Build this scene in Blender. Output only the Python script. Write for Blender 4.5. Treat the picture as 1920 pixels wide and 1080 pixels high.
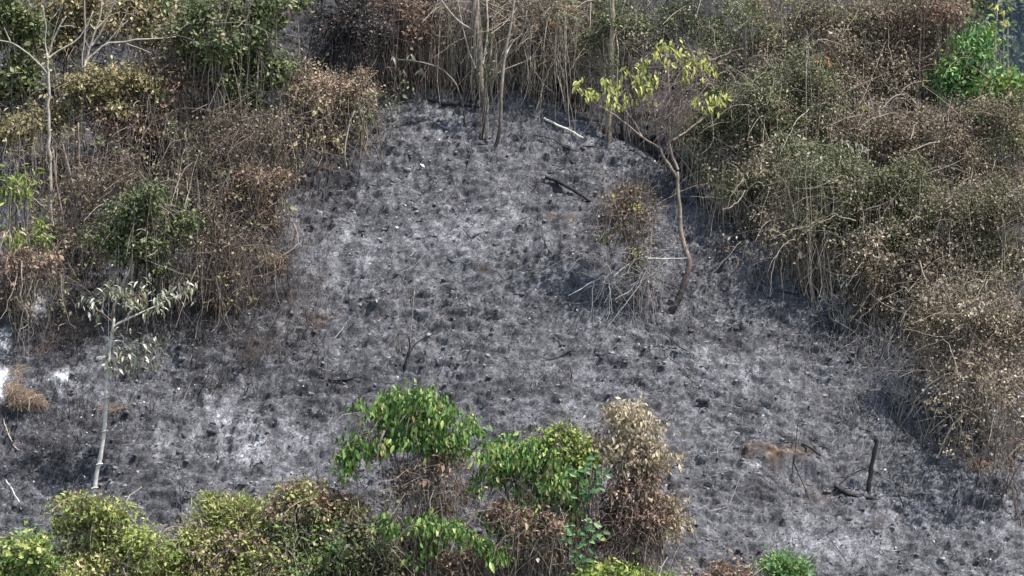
import bpy, math, random
import numpy as np
from mathutils import Matrix, Vector
R = math.radians
for o in list(bpy.data.objects): bpy.data.objects.remove(o)
scene = bpy.context.scene
col = scene.collection
rng = np.random.default_rng(7)

# ------------------------------------------------------------------ camera
CAM = np.array([0.0, -60.0, 6.306]); PITCH = math.atan2(6.306, 60.0); DIST = math.hypot(60.0, 6.306)
PPM = 96.0                                     # photograph pixels per metre at the aim point
cd = bpy.data.cameras.new('camera'); cam = bpy.data.objects.new('camera', cd); col.objects.link(cam)
cam.location = CAM; cam.rotation_euler = (R(90) - PITCH, 0, 0)
cd.sensor_width = 36; cd.lens = 36 * DIST / (1920 / PPM); cd.clip_end = 3000
scene.camera = cam
# ------------------------------------------------------------------ sky, sun, exposure
SUN_EL, SUN_AZ = 61.0, 68.0                    # azimuth: degrees to the right of straight behind the camera
world = bpy.data.worlds.new('World'); scene.world = world; world.use_nodes = True
wn = world.node_tree; bg = wn.nodes['Background']
sky = wn.nodes.new('ShaderNodeTexSky'); sky.sky_type = 'NISHITA'; sky.sun_disc = False
sky.sun_elevation = R(SUN_EL); sky.sun_rotation = R(180 - SUN_AZ); sky.air_density = 1.2; sky.dust_density = 2.0
wn.links.new(sky.outputs[0], bg.inputs[0]); bg.inputs[1].default_value = 0.15
sd = bpy.data.lights.new('sun', 'SUN'); sd.energy = 5.0; sd.angle = R(0.6); sd.color = (1.0, 0.955, 0.90)
sun = bpy.data.objects.new('sun', sd); col.objects.link(sun)
sv = Vector((math.sin(R(SUN_AZ)) * math.cos(R(SUN_EL)), -math.cos(R(SUN_AZ)) * math.cos(R(SUN_EL)), math.sin(R(SUN_EL))))
sun.rotation_euler = (-sv).to_track_quat('-Z', 'Y').to_euler(); sun.location = (20, -30, 40)
vs = scene.view_settings; vs.view_transform = 'Standard'; vs.look = 'None'; vs.exposure = 0.76; vs.gamma = 1

# ------------------------------------------------------------------ numeric helpers
def perlin(x, y, seed=0):
    xi = np.floor(x).astype(np.int64); yi = np.floor(y).astype(np.int64); xf = x - xi; yf = y - yi
    def g(ix, iy, fx, fy):
        h = (ix * 374761393 + iy * 668265263 + seed * 974634777) & 0xffffffff
        h = ((h ^ (h >> 13)) * 1274126177) & 0xffffffff; h = h ^ (h >> 16)
        a = (h & 0xffff) / 65536.0 * 2 * np.pi
        return np.cos(a) * fx + np.sin(a) * fy
    u = xf ** 3 * (xf * (xf * 6 - 15) + 10); v = yf ** 3 * (yf * (yf * 6 - 15) + 10)
    a = g(xi, yi, xf, yf); b = g(xi + 1, yi, xf - 1, yf); c = g(xi, yi + 1, xf, yf - 1); d = g(xi + 1, yi + 1, xf - 1, yf - 1)
    return ((a * (1 - u) + b * u) * (1 - v) + (c * (1 - u) + d * u) * v) * 1.5
def fbm(x, y, seed, octs=4, gain=.5):
    s = 0; a = 1; f = 1
    for i in range(octs): s = s + a * perlin(x * f, y * f, seed + i); a *= gain; f *= 2.03
    return s
def sstep(a, b, x): t = np.clip((x - a) / (b - a), 0, 1); return t * t * (3 - 2 * t)
CX = [-14, -5, -3, -1, 0.2, 2.0, 4.0, 6.0, 8.1, 9.3, 10.2, 14]
CY = [11, 8.5, 6.0, 4.7, 4.35, 3.3, 1.75, 0.45, -0.6, -2.6, -4.6, -7]
def hgt(x, y):
    x = np.asarray(x, float); y = np.asarray(y, float)
    z = 0.75 * np.clip(y, -16, 60) - 0.004 * np.clip(x, -30, 30) ** 2 + 0.18 * np.sin(x * .45 + 1) * np.exp(-(y / 14) ** 2)
    d = y - np.interp(x, CX, CY)
    w = sstep(-1.0, 2.0, x) * (1 - sstep(14, 22, x))
    z = z - w * 1.15 * sstep(0, 1.7, d) * (1 - sstep(3.2, 7.5, d))
    z = z - 5.5 * sstep(7.6, 10.5, x) * sstep(5.0, 8.0, y) * (1 - sstep(22, 40, y))    # the slope falls away at the upper right
    # scrape with bare soil
    z = z - 0.24 * np.exp(-((x - SC[0]) / .62) ** 2) * sstep(SC[1] + .24, SC[1] + .14, y) * sstep(SC[1] - .75, SC[1] - .1, y)
    return z
SC = (5.25, -3.85)
def ray(px, py):
    a = (px - 960) / PPM / DIST; b = (540 - py) / PPM / DIST
    c, s = math.cos(PITCH), math.sin(PITCH)
    return np.array([a, c + b * s, -s + b * c])
def at(px, py, Y):                              # the point of the vertical plane y = Y seen at a photograph pixel
    d = ray(px, py); return CAM + d * ((Y - CAM[1]) / d[1])
TT = np.linspace(44, 110, 3300)
def ground_at(px, py):
    d = ray(px, py); P = CAM[None] + d[None] * TT[:, None]
    below = P[:, 2] < hgt(P[:, 0], P[:, 1]); i = int(np.argmax(below)); return P[i]
def plane_y(py):                                # depth at which the even slope would be seen at this row
    b = (540 - py) / PPM; return b / 0.851 * (1 + b / 0.851 / 75)
def sc(Y): return (Y - CAM[1]) / 60.0 / PPM      # metres per photograph pixel at depth Y

# ------------------------------------------------------------------ mesh helpers
def unit(v): return v / np.maximum(np.linalg.norm(v, axis=-1, keepdims=True), 1e-9)
class MB:
    def __init__(s): s.V = []; s.F3 = []; s.F4 = []; s.var = []; s.n = 0
    def add(s, V, F, var):
        s.V.append(V); (s.F3 if F.shape[1] == 3 else s.F4).append(F + s.n); s.var.append(np.broadcast_to(var, (len(V),)).astype(np.float32)); s.n += len(V)
    def tubes(s, P, Rr, sides=3, var=None):
        P = np.asarray(P, float); n, k, _ = P.shape
        Rr = np.broadcast_to(np.asarray(Rr, float), (n, k))
        T = unit(np.gradient(P, axis=1)); ref = np.zeros_like(T); ref[..., 0] = .36; ref[..., 1] = .93; ref[..., 2] = .05
        A = unit(np.cross(T, ref)); B = np.cross(T, A)
        ang = np.arange(sides) / sides * 2 * np.pi + .5
        V = P[:, :, None] + (A[:, :, None] * np.cos(ang)[None, None, :, None] + B[:, :, None] * np.sin(ang)[None, None, :, None]) * Rr[:, :, None, None]
        idx = np.arange(n * k * sides).reshape(n, k, sides); j = (np.arange(sides) + 1) % sides
        F = np.stack([idx[:, :-1, :], idx[:, :-1][:, :, j], idx[:, 1:][:, :, j], idx[:, 1:, :]], -1).reshape(-1, 4)
        if var is None: var = rng.random(n)
        var = np.repeat(np.broadcast_to(var, (n,)), k * sides)
        base = s.n
        s.add(V.reshape(-1, 3), F, var)
        if sides > 3:                            # closed ends for the thick limbs
            for e in (0, k - 1):
                r = idx[:, e, :]
                f = np.stack([np.repeat(r[:, :1], sides - 2, 1), r[:, 1:-1], r[:, 2:]], -1).reshape(-1, 3)
                s.F3.append(f + base)
        return s
    def leaves(s, p, a, nrm, L, W, var):
        a = unit(a); sd_ = unit(np.cross(a, nrm)); n = np.cross(sd_, a); L = np.asarray(L)[:, None]; W = np.asarray(W)[:, None]
        v = np.stack([p, p + a * L * .45 + sd_ * W * .5 + n * W * .16, p + a * L - n * L * .08, p + a * L * .45 - sd_ * W * .5 + n * W * .16], 1)
        m = len(p); i = np.arange(m)[:, None] * 4
        s.add(v.reshape(-1, 3), np.concatenate([i + [[0, 1, 2]], i + [[0, 2, 3]]]), np.repeat(var, 4)); return s
    def build(s, name, mat, parent=None, origin=(0, 0, 0), smooth=False, stuff=False):
        V = np.concatenate(s.V) - np.asarray(origin)
        me = bpy.data.meshes.new(name)
        F3 = np.concatenate(s.F3) if s.F3 else np.zeros((0, 3), int); F4 = np.concatenate(s.F4) if s.F4 else np.zeros((0, 4), int)
        me.vertices.add(len(V)); me.vertices.foreach_set('co', V.astype(np.float32).ravel())
        loops = np.concatenate([F3.ravel(), F4.ravel()]).astype(np.int32)
        me.loops.add(len(loops)); me.loops.foreach_set('vertex_index', loops)
        tot = np.concatenate([np.full(len(F3), 3), np.full(len(F4), 4)]).astype(np.int32); st = np.concatenate([[0], np.cumsum(tot)[:-1]]).astype(np.int32)
        me.polygons.add(len(tot)); me.polygons.foreach_set('loop_start', st); me.polygons.foreach_set('loop_total', tot)
        if smooth: me.polygons.foreach_set('use_smooth', np.ones(len(tot), bool))
        at_ = me.attributes.new('var', 'FLOAT', 'POINT'); at_.data.foreach_set('value', np.concatenate(s.var))
        me.update(calc_edges=True); me.materials.append(mat)
        o = bpy.data.objects.new(name, me); col.objects.link(o)
        if parent: o.parent = parent
        else: o.location = origin
        if stuff: o['kind'] = 'stuff'
        return o
def tag(o, label, cat, group=None):
    o['label'] = label; o['category'] = cat
    if group: o['group'] = group
    return o
def thing(name, label, cat, loc, group=None):
    o = bpy.data.objects.new(name, None); col.objects.link(o); o.location = loc; o.empty_display_size = .2
    return tag(o, label, cat, group)
def smooth_line(P, k):                           # Catmull-Rom through control points (any columns)
    P = np.asarray(P, float); Q = np.vstack([2 * P[0] - P[1], P, 2 * P[-1] - P[-2]]); m = len(P) - 1
    out = []
    for t in np.linspace(0, m - 1e-6, k):
        i = int(t); u = t - i; a, b, c, d = Q[i:i + 4]
        out.append(.5 * (2 * b + (c - a) * u + (2 * a - 5 * b + 4 * c - d) * u * u + (3 * b - a - 3 * c + d) * u ** 3))
    return np.array(out)
def px_line(pts, Y, k, wob=0.0):                  # pts: (px, py[, depth offset in m])
    W = np.array([at(p[0], p[1], Y + (p[2] if len(p) > 2 else 0)) for p in pts]); L = smooth_line(W, k)
    if wob: L[1:-1] += rng.normal(0, wob, (k - 2, 3))
    return L

# ------------------------------------------------------------------ materials
def mat_new(name):
    m = bpy.data.materials.new(name); m.use_nodes = True; nt = m.node_tree
    return m, nt, nt.nodes['Principled BSDF']
def ramp(nt, fac, stops):
    r = nt.nodes.new('ShaderNodeValToRGB'); e = r.color_ramp.elements
    while len(e) > 1: e.remove(e[-1])
    e[0].position = stops[0][0]; e[0].color = (*stops[0][1], 1)
    for p, c in stops[1:]: x = e.new(p); x.color = (*c, 1)
    nt.links.new(fac, r.inputs[0]); return r.outputs[0]
def leaf_mat(name, stops, rough=.5, trans=.25, objrand=False):
    m, nt, b = mat_new(name)
    if objrand: src = nt.nodes.new('ShaderNodeObjectInfo').outputs['Random']
    else: n = nt.nodes.new('ShaderNodeAttribute'); n.attribute_name = 'var'; src = n.outputs['Fac']
    c = ramp(nt, src, stops)
    b.inputs['Roughness'].default_value = rough; b.inputs['Specular IOR Level'].default_value = .35
    nt.links.new(c, b.inputs['Base Color'])
    t = nt.nodes.new('ShaderNodeBsdfTranslucent'); nt.links.new(c, t.inputs[0])
    mx = nt.nodes.new('ShaderNodeMixShader'); mx.inputs[0].default_value = trans
    nt.links.new(b.outputs[0], mx.inputs[1]); nt.links.new(t.outputs[0], mx.inputs[2])
    nt.links.new(mx.outputs[0], nt.nodes['Material Output'].inputs[0]); return m
def stem_mat(name, stops, rough=.85, char=None):   # char=(z0,z1): soot from the ground up, metres above the object's origin
    m, nt, b = mat_new(name); n = nt.nodes.new('ShaderNodeAttribute'); n.attribute_name = 'var'
    tc = nt.nodes.new('ShaderNodeTexCoord'); ns = nt.nodes.new('ShaderNodeTexNoise'); ns.inputs['Scale'].default_value = 14; ns.inputs['Detail'].default_value = 5
    nt.links.new(tc.outputs['Object'], ns.inputs['Vector'])
    ad = nt.nodes.new('ShaderNodeMath'); ad.operation = 'MULTIPLY_ADD'; ad.inputs[1].default_value = .55
    nt.links.new(n.outputs['Fac'], ad.inputs[0])
    sb = nt.nodes.new('ShaderNodeMath'); sb.operation = 'MULTIPLY_ADD'; sb.inputs[1].default_value = 1.3; sb.inputs[2].default_value = -.42
    nt.links.new(ns.outputs[0], sb.inputs[0]); nt.links.new(sb.outputs[0], ad.inputs[2])
    c = ramp(nt, ad.outputs[0], stops)
    if char:
        sx = nt.nodes.new('ShaderNodeSeparateXYZ'); nt.links.new(tc.outputs['Object'], sx.inputs[0])
        nz = nt.nodes.new('ShaderNodeMath'); nz.operation = 'MULTIPLY_ADD'; nz.inputs[1].default_value = .8; nt.links.new(ns.outputs[0], nz.inputs[0]); nt.links.new(sx.outputs[2], nz.inputs[2])
        mr = nt.nodes.new('ShaderNodeMapRange'); mr.inputs[1].default_value = char[0] + .4; mr.inputs[2].default_value = char[1] + .4; nt.links.new(nz.outputs[0], mr.inputs[0])
        mx = nt.nodes.new('ShaderNodeMix'); mx.data_type = 'RGBA'; mx.inputs[6].default_value = (.035, .03, .03, 1)
        nt.links.new(mr.outputs[0], mx.inputs[0]); nt.links.new(c, mx.inputs[7]); c = mx.outputs[2]
    nt.links.new(c, b.inputs['Base Color']); b.inputs['Roughness'].default_value = rough; b.inputs['Specular IOR Level'].default_value = .2
    bp = nt.nodes.new('ShaderNodeBump'); bp.inputs['Strength'].default_value = .5; bp.inputs['Distance'].default_value = .02
    nt.links.new(ns.outputs[0], bp.inputs['Height']); nt.links.new(bp.outputs[0], b.inputs['Normal'])
    return m
LM = {
 'thicket': [(0, (.038, .032, .024)), (.3, (.092, .076, .053)), (.6, (.175, .140, .097)), (.88, (.30, .248, .175)), (1, (.52, .45, .34))],
 'thicket_green': [(0, (.03, .038, .02)), (.35, (.075, .092, .042)), (.65, (.142, .16, .074)), (.9, (.26, .262, .14)), (1, (.48, .45, .31))],
 'rust': [(0, (.055, .040, .032)), (.45, (.155, .104, .076)), (.75, (.30, .20, .142)), (1, (.50, .39, .31))],
 'broad': [(0, (.028, .075, .028)), (.5, (.08, .17, .06)), (1, (.20, .32, .15))],
 'painted_shade': [(0, (.018, .017, .018)), (.5, (.045, .042, .042)), (.85, (.10, .092, .088)), (1, (.24, .22, .2))],  # near-black leaf tone that paints in the shade along the top
 'tan': [(0, (.15, .12, .08)), (.35, (.31, .255, .17)), (.7, (.48, .40, .28)), (1, (.66, .58, .43))],
 'green': [(0, (.03, .07, .025)), (.35, (.08, .16, .042)), (.7, (.19, .31, .08)), (.92, (.40, .46, .15)), (1, (.5, .36, .2))],
 'olive': [(0, (.06, .08, .03)), (.35, (.16, .20, .055)), (.65, (.32, .36, .10)), (.88, (.50, .48, .2)), (1, (.5, .36, .2))],
 'yellow': [(0, (.14, .17, .045)), (.4, (.29, .32, .08)), (.75, (.45, .45, .13)), (1, (.60, .55, .24))],
 'ochre': [(0, (.05, .044, .028)), (.35, (.13, .112, .058)), (.65, (.28, .24, .115)), (1, (.54, .47, .27))],
 'darkgreen': [(0, (.028, .036, .018)), (.4, (.075, .098, .04)), (.7, (.145, .175, .07)), (.9, (.28, .30, .15)), (1, (.52, .50, .36))],
 'wilted': [(0, (.07, .08, .045)), (.4, (.17, .18, .11)), (.75, (.34, .34, .25)), (1, (.60, .58, .51))],
 'bright': [(0, (.035, .10, .032)), (.4, (.085, .20, .06)), (.8, (.19, .34, .10)), (1, (.36, .42, .16))],
 'lime': [(0, (.07, .13, .028)), (.5, (.21, .29, .06)), (1, (.45, .46, .15))],
}
LM['orange'] = [(0, (.16, .075, .035)), (.5, (.38, .19, .09)), (1, (.6, .38, .2))]
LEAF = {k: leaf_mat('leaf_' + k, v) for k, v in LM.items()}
LEAFO = {k: leaf_mat('single_leaf_' + k, LM[k], objrand=True, rough=.42, trans=.38 if k == 'yellow' else .25) for k in ('green', 'yellow', 'tan', 'wilted', 'bright', 'ochre', 'lime', 'orange', 'broad')}
ST = {
 'vine': stem_mat('dry_vine', [(0, (.12, .10, .08)), (.5, (.30, .25, .20)), (1, (.54, .47, .39))]),
 'brown': stem_mat('brown_twig', [(0, (.042, .032, .028)), (.5, (.125, .094, .08)), (1, (.30, .245, .21))]),
 'grey': stem_mat('grey_twig', [(0, (.14, .13, .13)), (.5, (.30, .285, .28)), (1, (.52, .5, .49))]),
 'dark': stem_mat('soot_shade_stem', [(0, (.018, .016, .017)), (.6, (.05, .044, .043)), (1, (.15, .13, .12))]),  # soot on burnt stems; also painted shade in the top vine curtain
 'char': stem_mat('charred_wood', [(0, (.010, .010, .011)), (.6, (.026, .025, .026)), (1, (.09, .088, .09))], rough=.6),
 'white': stem_mat('pale_bark', [(0, (.30, .28, .25)), (.4, (.50, .48, .43)), (1, (.68, .66, .60))]),
 'pale': stem_mat('pale_branch', [(0, (.13, .115, .098)), (.5, (.31, .28, .24)), (1, (.54, .49, .43))]),
 'mossy': stem_mat('mossy_trunk', [(0, (.10, .09, .06)), (.5, (.24, .21, .145)), (1, (.44, .40, .29))], char=(-.3, .4)),
 'yellowtree': stem_mat('brown_trunk', [(0, (.08, .067, .06)), (.5, (.20, .16, .135)), (1, (.38, .315, .265))], char=(.2, 1.5)),
 'soot_tree': stem_mat('sooted_trunk', [(0, (.10, .085, .07)), (.5, (.22, .188, .155)), (1, (.40, .35, .295))], char=(.2, 1.5)),
 'straw': stem_mat('dry_straw', [(0, (.14, .10, .075)), (.5, (.29, .215, .16)), (1, (.52, .43, .34))]),
 'redtwig': stem_mat('reddish_twig', [(0, (.075, .056, .050)), (.5, (.19, .142, .124)), (1, (.42, .345, .305))]),
}

# ------------------------------------------------------------------ ground
def axis(lo, hi, step, far):
    c = np.arange(lo, hi, step); o = []; d = step; v = hi
    while v < far: o.append(v); d *= 1.28; v += d
    p = []; d = step; v = lo - step
    while v > -far: p.append(v); d *= 1.28; v -= d
    return np.concatenate([p[::-1], c, o])
xs = axis(-10.8, 10.8, .034, 500); ys = axis(-8.2, 7.0, .038, 500)
GX, GY = np.meshgrid(xs, ys)
def micro(X, Y):
    wx = X + .18 * perlin(X * 1.7, Y * 1.7, 31); wy = Y + .09 * perlin(X * 1.6, Y * 1.9, 32)
    m = .10 * fbm(X * .8, Y * .8, 3, 2)
    m += .035 * (np.abs(perlin(wx * 2.1, wy * 3.4, 5)) - .25) + .022 * perlin(wx * 4.2, wy * 6, 9)
    k = sstep(-.35, .45, perlin(X * .55, Y * .7, 61))                             # some patches crusty, some smooth drifts
    t = perlin(wx * .8, wy * 3.8, 21); m += .060 * sstep(-.03, .05, t)            # trampled ledges along the contour, three sizes
    t = perlin(wx * 1.7 + 4, wy * 6.8, 23); m += .060 * sstep(-.02, .06, t) * (.4 + .6 * k)
    t = perlin(wx * 3.4 + 9, wy * 10.5, 25); m += .052 * sstep(-.02, .08, t) * (.4 + .6 * k)
    t = perlin(wx * 4.4 + 2, wy * 13, 27); m += .040 * sstep(-.05, .08, t)
    m += (.022 * perlin(wx * 9, wy * 14, 14) + .008 * perlin(X * 15, Y * 15, 15)) * (.5 + .5 * k)
    return m
dense = sstep(13, 10.8, np.abs(GX)) * sstep(-10, -8.2, GY) * sstep(9, 7.0, GY)
MI = micro(GX, GY) * dense
Z0 = hgt(GX, GY)
NV = np.stack([np.zeros_like(GX), np.full_like(GX, -.6), np.full_like(GX, .8)], -1)
GP = np.stack([GX, GY, Z0], -1) + NV * MI[..., None]
def gsurf(x, y):                                    # a point on the rough surface, near (x, y)
    m = micro(np.asarray(x), np.asarray(y)); return np.stack([x, y - .6 * m, hgt(x, y) + .8 * m], -1)
ny, nx = GX.shape
BN = .5 * fbm(GX * 2.2, GY * 2.2, 77, 3)
def blob(px, py, rx, ry, rot=0):                    # soft stain given by its place on the slope
    c = ground_at(px, py); s = sc(c[1]); dx = GX - c[0]; dy = (GY - c[1]) * .851; r = R(rot)
    u = dx * math.cos(r) + dy * math.sin(r); v = -dx * math.sin(r) + dy * math.cos(r)
    n = BN
    return np.clip(1.25 - np.sqrt((u / (rx * s)) ** 2 + (v / (ry * s)) ** 2) + n, 0, 1)
ash = np.zeros_like(GX); chrd = np.zeros_like(GX); soil = np.zeros_like(GX)
for b in [(-6, 712, 34, 40), (62, 578, 26, 30), (8, 640, 16, 40), (115, 718, 22, 12)]: ash = np.maximum(ash, blob(*b) * .72)
for b in [(392, 750, 14, 60), (425, 790, 20, 60), (462, 805, 34, 44), (365, 815, 20, 50), (480, 850, 60, 30), (300, 830, 22, 34), (560, 830, 50, 40)]: ash = np.maximum(ash, blob(*b) * .27)
for b in [(1060, 248, 52, 7, -22), (800, 215, 60, 16), (880, 225, 60, 14), (830, 260, 70, 20),
          (1360, 690, 120, 35), (1700, 960, 180, 60), (1560, 1020, 150, 50), (1820, 900, 100, 50), (1290, 410, 60, 40, -30), (1430, 480, 70, 40, -30), (860, 440, 120, 50), (640, 470, 90, 60), (560, 900, 80, 30), (1480, 890, 60, 16)]:
    ash = np.maximum(ash, blob(*b) * .16)
for b in [(130, 850, 170, 70), (100, 640, 110, 60), (420, 640, 160, 60), (300, 560, 200, 70), (620, 330, 90, 40), (640, 720, 110, 45), (760, 690, 40, 16), (560, 740, 60, 22), (1360, 640, 90, 22), (1190, 570, 50, 60), (1560, 540, 60, 50), (1800, 820, 90, 50), (1440, 930, 90, 26), (500, 520, 60, 100), (990, 740, 130, 18), (1560, 640, 80, 60)]:
    chrd = np.maximum(chrd, blob(*b) * .75)
chrd = np.maximum(chrd, sstep(4.6, 6.5, GY) * .8); chrd = np.maximum(chrd, sstep(.1, .9, GY - np.interp(GX, CX, CY)) * sstep(-.5, 1.5, GX))
for b in [(1455, 856, 62, 13, 5), (1500, 850, 36, 10, -6)]: soil = np.maximum(soil, blob(*b))
for b in [(1500, 917, 46, 10), (1540, 935, 40, 20)]: soil = np.maximum(soil, blob(*b) * .35)
for b in [(905, 515, 14, 9), (828, 607, 14, 8), (600, 605, 24, 14), (1035, 405, 12, 12), (1830, 875, 22, 10), (1070, 415, 14, 9), (620, 325, 22, 10)]: soil = np.maximum(soil, blob(*b) * .5)
idx = np.arange(nx * ny).reshape(ny, nx)
F = np.stack([idx[:-1, :-1], idx[:-1, 1:], idx[1:, 1:], idx[1:, :-1]], -1).reshape(-1, 4)
m, nt, bs = mat_new('burnt_ground')
def attr(nm): n = nt.nodes.new('ShaderNodeAttribute'); n.attribute_name = nm; return n.outputs['Fac']
def noise(scale, det=6, rough=.6, dist=0):
    n = nt.nodes.new('ShaderNodeTexNoise'); n.inputs['Scale'].default_value = scale; n.inputs['Detail'].default_value = det; n.inputs['Roughness'].default_value = rough; n.inputs['Distortion'].default_value = dist
    nt.links.new(tcg.outputs['Object'], n.inputs['Vector']); return n.outputs[0]
def math_(op, a, b=None, c=None):
    n = nt.nodes.new('ShaderNodeMath'); n.operation = op
    for i, v in enumerate((a, b, c)):
        if v is None: continue
        if isinstance(v, (int, float)): n.inputs[i].default_value = v
        else: nt.links.new(v, n.inputs[i])
    return n.outputs[0]
def mixc(f, a, b):
    n = nt.nodes.new('ShaderNodeMix'); n.data_type = 'RGBA'
    nt.links.new(f, n.inputs[0]) if not isinstance(f, float) else None
    for i, v in ((6, a), (7, b)):
        if isinstance(v, tuple): n.inputs[i].default_value = (*v, 1)
        else: nt.links.new(v, n.inputs[i])
    return n.outputs[2]
tcg = nt.nodes.new('ShaderNodeTexCoord')
n1 = noise(1.6, 5, .6, .4); n2 = noise(6, 6, .65, .8); n3 = noise(12, 6, .72, 1.4); n4 = noise(60, 3, .6)
f = math_('MULTIPLY_ADD', n1, .30, math_('MULTIPLY_ADD', n2, .45, math_('MULTIPLY_ADD', n3, 1.15, math_('MULTIPLY', n4, .20))))
mp = nt.nodes.new('ShaderNodeMapping'); mp.inputs['Scale'].default_value = (1.7, .5, .5); nt.links.new(tcg.outputs['Object'], mp.inputs[0])
ns5 = nt.nodes.new('ShaderNodeTexNoise'); ns5.inputs['Scale'].default_value = 1.6; ns5.inputs['Detail'].default_value = 6; ns5.inputs['Distortion'].default_value = 1.3; nt.links.new(mp.outputs[0], ns5.inputs['Vector'])
f = math_('MULTIPLY_ADD', ns5.outputs[0], .42, math_('SUBTRACT', f, .765))
f = math_('ADD', f, math_('MULTIPLY', attr('ash'), .62)); f = math_('SUBTRACT', f, math_('MULTIPLY', attr('char'), .16))
base = ramp(nt, f, [(.20, (.018, .018, .020)), (.38, (.039, .039, .043)), (.50, (.073, .0735, .0805)), (.62, (.126, .127, .138)), (.78, (.25, .252, .27)), (1, (.68, .68, .70))])
brn = ramp(nt, n2, [(.3, (.032, .024, .019)), (.5, (.095, .068, .05)), (.7, (.225, .17, .13))])
base = mixc(attr('soil'), base, brn)
grn = ramp(nt, n1, [(.3, (.03, .04, .015)), (.6, (.08, .09, .035)), (.8, (.13, .11, .06))])
base = mixc(attr('far'), base, grn)
nt.links.new(base, bs.inputs['Base Color']); bs.inputs['Roughness'].default_value = .95; bs.inputs['Specular IOR Level'].default_value = .15
bp = nt.nodes.new('ShaderNodeBump'); bp.inputs['Strength'].default_value = .6; bp.inputs['Distance'].default_value = .03
nt.links.new(math_('MULTIPLY_ADD', n3, 1.0, math_('MULTIPLY', n4, .4)), bp.inputs['Height']); nt.links.new(bp.outputs[0], bs.inputs['Normal'])
g = MB(); g.add(GP.reshape(-1, 3), F, 0.5)
ground = g.build('ground', m, smooth=True); ground['kind'] = 'structure'; ground['label'] = 'steep burnt hillside covered in grey ash and charred litter'
for nm, a in (('ash', ash), ('char', chrd), ('soil', soil), ('far', np.maximum(sstep(-9, -13, GY), np.maximum(sstep(16, 26, GY), sstep(16, 24, np.abs(GX)))))):
    t = ground.data.attributes.new(nm, 'FLOAT', 'POINT'); t.data.foreach_set('value', a.astype(np.float32).ravel())

# curled ash fibres and char flakes lying all over the slope
def litter(name, n, mat, length, rad, label, lift=.008, jit=.45):
    x = rng.uniform(-11, 11, n); y = rng.uniform(-8.4, 6.8, n)
    L = rng.gamma(3, length / 3, n); th = rng.uniform(0, np.pi, n); c = rng.normal(0, jit, n)
    t = np.array([-.5, 0, .5]); q = (t * t * 2 - .25)
    ax = x[:, None] + (np.cos(th)[:, None] * t - np.sin(th)[:, None] * c[:, None] * q) * L[:, None]
    ay = y[:, None] + (np.sin(th)[:, None] * t + np.cos(th)[:, None] * c[:, None] * q) * L[:, None] * .8
    P = gsurf(ax, ay); P[..., 2] += lift + rng.uniform(0, .5, n)[:, None] * L[:, None] * np.array([0, .1, 1])
    b = MB(); b.tubes(P, (rng.gamma(4, rad / 4, n))[:, None] * np.array([.8, 1, .5]), 3)
    o = b.build(name, mat, stuff=True); tag(o, label, 'litter'); return o
def flakes(name, n, mat, size, label):
    x = rng.uniform(-11, 11, n); y = rng.uniform(-8.4, 6.8, n); P = gsurf(x, y) + np.array([0, -.004, .006])
    a = unit(rng.normal(0, 1, (n, 3)) + np.array([0, .3, .2])); nr = unit(rng.normal(0, .6, (n, 3)) + np.array([0, -.6, .8])); l = rng.gamma(3, size / 3, n)
    b = MB(); b.leaves(P, a, nr, l, l * rng.uniform(.3, .8, n), rng.random(n)); o = b.build(name, mat, stuff=True); tag(o, label, 'litter'); return o
litter('ash_litter', 6000, stem_mat('ash_fibre', [(0, (.06, .06, .066)), (.5, (.17, .17, .185)), (1, (.50, .50, .52))]), .085, .0048, 'pale grey curled ash fibres strewn over the burnt slope')
litter('charred_litter', 5000, ST['char'], .10, .0055, 'black charred stalks strewn over the burnt slope')
flakes('ash_flakes', 26000, leaf_mat('ash_flake', [(0, (.02, .02, .022)), (.45, (.07, .07, .075)), (.7, (.19, .19, .205)), (.95, (.36, .36, .38)), (1, (.6, .6, .61))], .95, .05), .034, 'small black and white ash flakes scattered over the burnt slope')

def clods(name, n, mat, size, label):               # crusty lumps of ash and char, flattened along the slope
    x = rng.uniform(-11, 11, n); y = rng.uniform(-8.4, 6.6, n); w = sstep(-.35, .3, perlin(x * .6, y * .8, 61)); keep = rng.random(n) < .25 + .75 * w; x = x[keep]; y = y[keep]; n = len(x)
    c = gsurf(x, y); r = rng.gamma(3, size / 3, n)[:, None, None]; e1 = np.array([1., 0, 0]); e2 = np.array([0, .8, .6]); e3 = np.array([0, -.6, .8])
    ring = np.arange(6) / 6 * 2 * np.pi; jr = rng.uniform(.5, 1.5, (n, 6, 1))
    A = (e1 * np.cos(ring)[:, None] * 1.3 + e2 * np.sin(ring)[:, None] * .8)[None] * jr; B = A * rng.uniform(.75, 1.0, (n, 6, 1)) + e3 * rng.uniform(.1, .6, (n, 6, 1)) + e2 * -.2
    V = np.concatenate([A - e3 * .5, B, np.broadcast_to(e3 * .55 - e2 * .1, (n, 1, 3)) + rng.normal(0, .25, (n, 1, 3))], 1) * r + c[:, None]
    i0 = np.arange(n)[:, None] * 13; j = (np.arange(6) + 1) % 6; b = MB()
    Q = np.stack([np.arange(6), j, j + 6, np.arange(6) + 6], -1); T = np.stack([np.arange(6) + 6, j + 6, np.full(6, 12)], -1)
    b.add(V.reshape(-1, 3), (Q[None] + i0[:, :, None]).reshape(-1, 4), np.repeat(rng.random(n), 13)); b.F3.append((T[None] + i0[:, :, None]).reshape(-1, 3))
    tag(b.build(name, mat, stuff=True), label, 'clods')
clods('ash_clods', 15000, stem_mat('crusty_ash', [(0, (.022, .022, .024)), (.35, (.06, .059, .064)), (.65, (.13, .129, .14)), (1, (.32, .32, .34))]), .021, 'crusty lumps of charred earth and ash all over the slope')
litter('burnt_twigs', 420, ST['char'], .45, .009, 'black burnt twigs lying about on the ash', .02, .25)
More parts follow.
